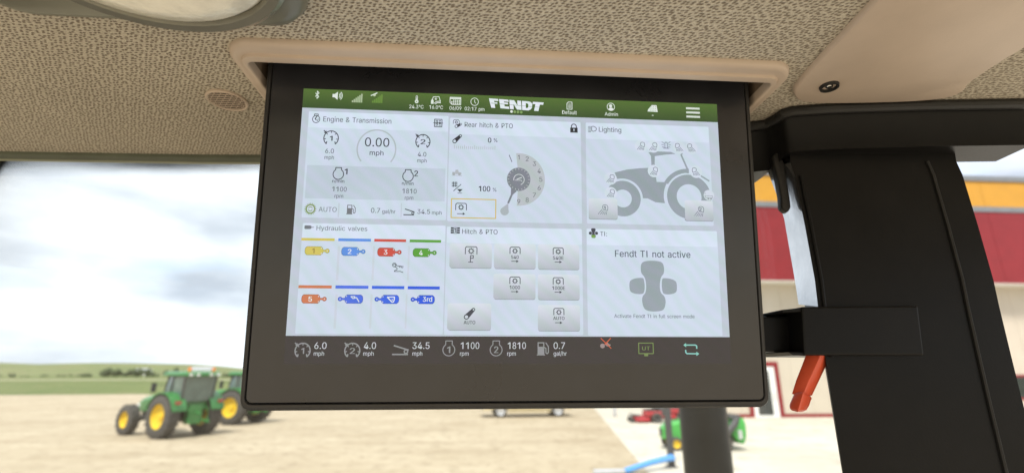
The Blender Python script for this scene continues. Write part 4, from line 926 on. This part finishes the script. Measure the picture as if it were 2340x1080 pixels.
text('3rd', 966, 987.5, 688.5, 11, WHITE, .016, 8)
Pic(909, 611, 4).ring(901, 605, 4.4, 1.3, GREY, 18).arc(901, 605, 2.3, -30, 210, 1.2, GREY, 10).line([(902, 603), (908, 607), (922, 608.5)], 1.4, GREY).line([(911, 607), (913, 610), (916, 608), (918, 611), (921, 611)], 1.3, GREY).line([(901, 608), (907.5, 612), (907.5, 616), (902, 618), (901.5, 620), (915, 619.5), (921.5, 622)], 1.5, GREY).build('touch_hand_icon')

# --- rear hitch & power take-off
pto(1036, 274, 1049.5, 283, GREY, w=1.2); lever_icon(1039, 281.5, 1055.6, 293, GREY, HEAD)
text('Rear hitch & PTO', 1061.7, 1171.9, 290, 10.7, MID)
Pic(1311, 294, 4).poly([(1303, 292), (1319.8, 292), (1319.8, 303.3), (1303, 303.3)], (44, 48, 56)).arc(1311.3, 289.5, 5.6, 0, 180, 2, (44, 48, 56), 16).line([(1305.7, 289.5), (1305.7, 293)], 2, (44, 48, 56)).line([(1316.9, 289.5), (1316.9, 293)], 2, (44, 48, 56)).disc(1311.4, 296.3, 1.6, HEAD, 10).line([(1311.4, 296.3), (1311.4, 300.5)], 1.3, HEAD).build('padlock_icon')
lever_icon(1034, 307, 1055.6, 328, (48, 52, 60), PANEL)
text('0', 1114.8, 1122.8, 326, 11, GREY, .018); text('%', 1128, 1136.7, 324.8, 8, GREY)
p = Pic(1085, 337, 4)
for i in range(21): p.line([(1038.5 + 4.63 * i, 332.5 if i % 5 == 0 else 335), (1038.5 + 4.63 * i, 341)], 1.3, (176, 182, 186))
p.build('position_scale')
dx_, dy_ = 1185.3, 409.7
p = Pic(dx_, dy_, 3); n_ = 40
arc_o = [(dx_ + 60 * cos(radians(96 - 190 * k / n_)), dy_ - 60 * sin(radians(96 - 190 * k / n_))) for k in range(n_ + 1)]
arc_i = [(dx_ + 24 * cos(radians(-94 + 190 * k / n_)), dy_ - 24 * sin(radians(-94 + 190 * k / n_))) for k in range(n_ + 1)]
p.poly(arc_o + arc_i, (182, 190, 194)); DG = (124, 130, 140)
p.disc(dx_, dy_, 26.7, DG, 40); p.poly([(1168, 428), (1181, 437), (1170, 447), (1167.5, 447)], DG)
p.line([(1171, 442), (1161.8, 464)], 4.4, DG)
for k in range(20): a_ = radians(k * 18); p.line([(dx_ + 22 * cos(a_), dy_ + 22 * sin(a_)), (dx_ + 25 * cos(a_), dy_ + 25 * sin(a_))], 1.1, (196, 200, 202))
p.arc(dx_ + .5, dy_ + .8, 12, -70, 190, 1.6, (206, 210, 214), 26).line([(1177, 412), (1191, 412), (1193, 415)], 1.2, (206, 210, 214)).line([(1181, 410), (1192, 405.5)], 2.2, (206, 210, 214))
dp = [(1162, 464.5)] + [(1153.7 + 9.6 * cos(radians(a_)), 482.5 + 9.6 * sin(radians(a_))) for a_ in range(-25, 216, 15)]
p.poly(dp, (170, 178, 186)); p.line([(1163, 354.6), (1169.4, 370.4)], 1.6, MID)
p.build('depth_dial')
for i in range(9):
    a_ = radians(90 - 22.5 * i); xx, yy = dx_ + 50.5 * cos(a_), dy_ - 50.5 * sin(a_); hw_ = 2 if i == 0 else 3.6
    text(str(i + 1), xx - hw_, xx + hw_, yy + 5.4, 10.4, (112, 118, 124))
p = Pic(1044, 395, 4); p.poly([(1033, 398), (1034, 393), (1040, 393), (1041, 388), (1047, 388), (1048, 393), (1054, 394), (1055, 398)], (172, 180, 184)).line([(1032.5, 401), (1056, 401)], 1.4, (172, 180, 184)).disc(1037, 398, 3, (160, 168, 172), 12).disc(1050, 398, 3, (160, 168, 172), 12).build('small_tractor_icon')
p = Pic(1044, 429, 4)
for yy in (417, 421, 425): p.line([(1032.5, yy + .5), (1045, yy)], 1.6, GREY)
for xx in (1036, 1041.5): p.line([(xx, 415.5), (xx, 427)], 1.6, GREY)
p.line([(1036.5, 436.5), (1053.5, 421)], 1.5, GREY).poly([(1044.5, 432), (1057.5, 432), (1051, 439)], GREY).line([(1046, 441), (1056, 441)], 1.2, GREY).build('implement_icon')
text('100', 1093.8, 1120.3, 437, 12, GREY, .018); text('%', 1126, 1134.3, 437.5, 8, GREY)
Pic(1082, 477, 4).line([(1031.5, 455), (1133, 455), (1133, 498), (1031.5, 498)], 2.2, (206, 178, 84), True).build('selection_frame')
pto(1041.5, 464.5, 1066, 480); arrow(1044.5, 1063, 488.3)
# --- hitch & power take-off buttons
p = Pic(1040, 526, 4)
for j in range(3):
    for x0, x1 in ((1030, 1036.5), (1044.5, 1051)): p.poly([(x0, 519 + 5.1 * j), (x1, 519 + 5.1 * j), (x1, 523 + 5.1 * j), (x0, 523 + 5.1 * j)], GREY)
p.line([(1037.5, 519.5), (1043.5, 519.5), (1043.5, 533), (1037.5, 533)], 1.2, GREY, True).line([(1039, 523), (1041, 521.5), (1041, 531)], 1.8, GREY).build('key_grid_icon')
text('Hitch & PTO', 1056, 1137, 533.8, 10.7, MID)
BTN = ((212, 220, 229), (176, 184, 192))
def button(x0, y0, x1, y1, layer=3):
    rect('button_shadow', x0 + .6, y1 - 8, x1 - .4, y1 + 1.3, (140, 148, 156), layer - 1 + .5, .0012); return rect('button', x0, y0, x1, y1, BTN, layer, .0013)
for bx4 in ((1028, 555, 1123.5, 612.4), (1129.3, 556, 1224, 614), (1229.3, 557.5, 1324, 615.6), (1128, 625, 1223.6, 683.3), (1229, 626.5, 1324.7, 684.6), (1023, 692, 1122, 753.6), (1229, 696, 1325.6, 755.3)): button(*bx4)
pto(1063.5, 563.5, 1090, 580.5); Pic(1077, 590, 5).line([(1070.5, 598.5), (1081, 598.5)], 1.5, GREY).line([(1075, 598), (1075, 584), (1081.5, 583.5), (1081.5, 589.5), (1075, 590)], 1.9, GREY).build('hand_switch_icon')
for x0, y0, x1, y1 in ((1165.4, 564.5, 1188.5, 579.5), (1264, 566, 1287, 581), (1165, 632.5, 1188.5, 648), (1264, 634, 1287, 649.5), (1265.5, 704, 1288.5, 719)): pto(x0, y0, x1, y1)
text('540', 1168, 1185.3, 590.8, 7.8, GREY, .015); arrow(1168.6, 1185.4, 596.6)
text('540E', 1263.4, 1287.9, 592.7, 7.8, GREY, .015); arrow(1267.7, 1283.8, 598.2)
text('1000', 1164.4, 1188.2, 660, 8, GREY, .015); arrow(1168, 1185, 665.8)
text('1000E', 1261.7, 1291, 661.4, 8, GREY, .015); arrow(1267.5, 1284, 667)
lever_icon(1060, 702.5, 1086, 729.5, GREY, (196, 205, 214)); text('AUTO', 1059.6, 1086, 739.8, 8, GREY, .015)
text('AUTO', 1264, 1290, 730, 7.6, GREY, .015); arrow(1268.5, 1285, 736.6)

# --- lighting
def lamp(x, y, s, flip, col, name='work_lamp_icon', halo=False, num=None):
    p = Pic(x, y, 10 if num else 6); f = -1 if flip else 1
    if halo: p.disc(x, y, 14.2, (207, 218, 230), 30)
    T = lambda u, v: (x + f * u * s, y + v * s)
    p.line([T(1, 0), T(-1, -3), T(-1.3, -6), T(.5, -8.6), T(4, -9.4), T(7.6, -8.2), T(9, -5), T(8.6, -1), T(7.5, 2)], 1.1, col); p.line([T(7.5, 2), T(1, 0)], 1.1, col)
    for (ua, va, ub, vb) in ((-2, -.5, -9.5, 8.5), (0, 2, -5.5, 9), (2, 3.6, -1.6, 9.2), (4.4, 4.4, 2.2, 9.5), (6.6, 4.4, 5.6, 9.5)): p.line([T(ua, va), T(ub, vb)], 1.0, col)
    p.build(name)
    if num: text(num, x + 2 * s - (1.6 if num == '1' else 2.4), x + 2 * s + (3 if num == '1' else 3.4), y - .6 * s, 7.2, col, .02, 12)
Pic(1354, 295, 4).line([(1352, 289.5), (1356, 288.8), (1361.5, 291.5), (1363, 295), (1361, 299), (1355, 300.5), (1352, 299)], 1.4, MID, True).line([(1344, 290), (1350.5, 289.5)], 1.2, MID).line([(1344, 293), (1350.5, 292.5)], 1.2, MID).line([(1344, 296), (1350.5, 295.5)], 1.2, MID).line([(1344, 299), (1350.5, 298.5)], 1.2, MID).line([(1344, 302), (1350.5, 301.2)], 1.2, MID).build('headlight_icon')
text('Lighting', 1368.3, 1419.5, 301.4, 11, MID)
def z6(pts): return [(1320 + x / 4.909, 310 + y / 4.909) for x, y in pts]
p = Pic(1495, 420, 3)
fw_c = (505, 712); rw_c = (1245, 675)
def arcp(c, r, a0, a1, n=18): return [(c[0] + r * cos(radians(a0 + (a1 - a0) * k / n)), c[1] - r * sin(radians(a0 + (a1 - a0) * k / n))) for k in range(n + 1)]
p.poly(z6([(420, 425), (560, 388), (700, 369), (795, 362), (880, 450), (886, 518), (995, 518)] + arcp(rw_c, 285, 148, 196, 8) + [(865, 745), (780, 705), (726, 703)] + arcp(fw_c, 222, 2, 105, 14)), SIL)
def zring(c, r0, r1, a0, a1):
    (zx, zy), = z6([c]); p.arc(zx, zy, (r0 + r1) / 2 / 4.909, a0, a1, (r1 - r0) / 4.909, SIL, 40)
zring(fw_c, 98, 197, -178, 165); zring(rw_c, 140, 248, 0, 360)
zring(rw_c, 268, 315, 88, 150)
p.poly(z6([(805, 185), (905, 173), (1060, 173), (1112, 195), (1000, 206), (875, 228), (870, 345), (834, 345), (832, 226)]), SIL)
p.poly(z6([(1165, 203), (1188, 180), (1194, 190), (1185, 203), (1250, 362), (1253, 412), (1228, 412), (1228, 362)]), SIL)
p.line(z6([(1388, 436), (1480, 492)]), 3.4, SIL).build('tractor_silhouette')
IC = (84, 94, 112)
lamp(1464.5, 334, .95, False, IC, halo=True); lamp(1492.5, 335, .95, False, IC, halo=True); lamp(1551.5, 337, .95, True, IC, halo=True); lamp(1579.5, 338, .95, True, IC, halo=True)
p = Pic(1521.5, 331, 6); p.line([(1519, 339), (1519, 327), (1521.5, 325), (1524.5, 327), (1524.5, 339)], 1.2, IC).line([(1515, 339), (1528.5, 339)], 1.4, IC)
for xa, ya, xb, yb_ in ((1517, 328, 1512, 324), (1516.5, 331.5, 1511.5, 331), (1517, 335, 1512.5, 337), (1526.5, 328, 1531.5, 324), (1527, 331.5, 1532, 331), (1526.5, 335, 1531, 337)): p.line([(xa, ya), (xb, yb_)], 1, IC)
p.build('beacon_icon')
lamp(1494, 391, .95, False, IC, halo=True); lamp(1590, 392.5, .95, True, IC, halo=True); lamp(1395, 408, .95, False, IC, halo=True); lamp(1395.5, 441.5, .95, False, IC, halo=True)
p = Pic(1619, 446, 6); p.disc(1619.5, 446, 12, (204, 214, 224), 26).line([(1610, 447.5), (1628, 447.5), (1628, 452), (1612, 452)], 1.1, LIGHT, True).disc(1618, 454, 2.2, LIGHT, 10).disc(1624, 454, 2.2, LIGHT, 10).line([(1608, 436), (1608, 442), (1613, 442)], 1.1, LIGHT).build('trailer_icon')
button(1344.5, 453, 1411.5, 501, 9); button(1563.5, 457.5, 1630.5, 505, 9)
lamp(1378, 479, 1.2, False, IC, num='1'); lamp(1597, 483, 1.2, False, IC, num='2')

# --- touch implement panel
def cross(x, y, s, col, col2, name):
    p = Pic(x, y, 4)
    mid = [(-25, -57), (-12, -61), (12, -61), (24, -57), (27, -45), (26, -31), (19, -24), (16, -12), (15, 2), (17, 14), (26, 22), (28, 34), (25, 48), (19, 55), (0, 57), (-17, 55), (-24, 48), (-27, 34), (-26, 22), (-18, 14), (-16, 0), (-17, -14), (-20, -24), (-27, -31), (-28, -45)]
    q_ = 2.0
    p.poly([(x + u * s, y + (v + q_) * s) for u, v in smooth_loop(mid, 2)], col)
    for f in (-1, 1): p.poly([(x + f * u * s, y + v * s) for u, v in smooth_loop([(21, -16), (24, -19), (40, -18), (52, -13), (55, -7), (55, 8), (52, 15), (40, 19), (25, 19), (21, 14), (19.5, 0)], 2)], col)
    if col2: p.poly([(x + u * s, y + (v + q_) * s) for u, v in ((-22, 20), (22, 20), (26, 34), (22, 50), (0, 57), (-22, 50), (-26, 34))], col2)
    p.build(name)
cross(1356, 532.5, .19, (58, 64, 76), (116, 158, 78), 'touch_pad_icon'); cross(1492.5, 653, .985, SIL, None, 'touch_pad_picture')
text('TI:', 1371.4, 1387, 539, 10, MID); text('Fendt TI not active', 1405.3, 1577.5, 586.3, 15, (74, 84, 98)); text('Activate Fendt TI in full screen mode', 1403.4, 1586.9, 725.3, 8.2, (104, 112, 122))

# --- footer bar
gauge(691.7, 800.5, 17.2, '1', DIM, 3, .016, 13.5); gauge(805.2, 800.5, 17.2, '2', DIM, 3, .016, 13.5)
for s_, x0, x1 in (('6.0', 718.3, 746.3), ('4.0', 831.6, 859.3), ('34.5', 942.3, 981.6), ('1100', 1052.8, 1095.2), ('1810', 1160.3, 1201.7), ('0.7', 1264.9, 1291)): text(s_, x0, x1, 796.2, 15, BT)
for s_, x0, x1 in (('mph', 717, 740.7), ('mph', 830, 854), ('mph', 942.3, 965), ('rpm', 1051, 1071), ('rpm', 1158.8, 1178.7), ('gal/hr', 1264.9, 1295)): text(s_, x0, x1, 811.5, 9.6, BT)
pedal(897, 787, 934.4, 810.6, DIM, 3.4)
for x, d_ in ((1025.7, '1'), (1133.7, '2')):
    bottle(x, 798.5, 13.6, 778, DIM, 2.2); text(d_, x - (4 if d_ == '1' else 5.2), x + (3.4 if d_ == '1' else 5.2), 805.6, 15, DIM, .025)
pump(1227, 781, 1255, 811, DIM, BAR)
RX = (206, 92, 62)
Pic(1384, 783, 4).disc(1376.5, 789.5, 5.4, (150, 134, 132), 18).poly([(1382, 786), (1388, 781), (1391, 785), (1396, 787), (1392, 791), (1386, 790)], (150, 134, 132)).line([(1373, 772), (1396, 795)], 2, RX).line([(1395.5, 772), (1382, 786)], 2.2, RX).build('crossed_out_icon')
UTC = (112, 134, 78)
Pic(1476, 797, 4).line([(1459.5, 783), (1492.5, 783), (1492.5, 807), (1459.5, 807)], 2.2, UTC, True).poly([(1471.5, 807), (1480.5, 807), (1480.5, 813), (1471.5, 813)], UTC).build('terminal_icon')
text('UT', 1466.9, 1485.3, 799.2, 8.6, UTC, .015)
AQ = (132, 196, 186)
Pic(1579, 797, 4).line([(1567, 787.5), (1589, 787.5), (1592, 789.5), (1592, 795.5)], 3, AQ).poly([(1561.6, 787.6), (1568, 782.6), (1568, 792.6)], AQ).line([(1566.5, 799), (1566.5, 804), (1569, 807), (1591, 807.4)], 3, AQ).poly([(1597.2, 807.4), (1590.5, 802.4), (1590.5, 812.4)], AQ).build('swap_icon')
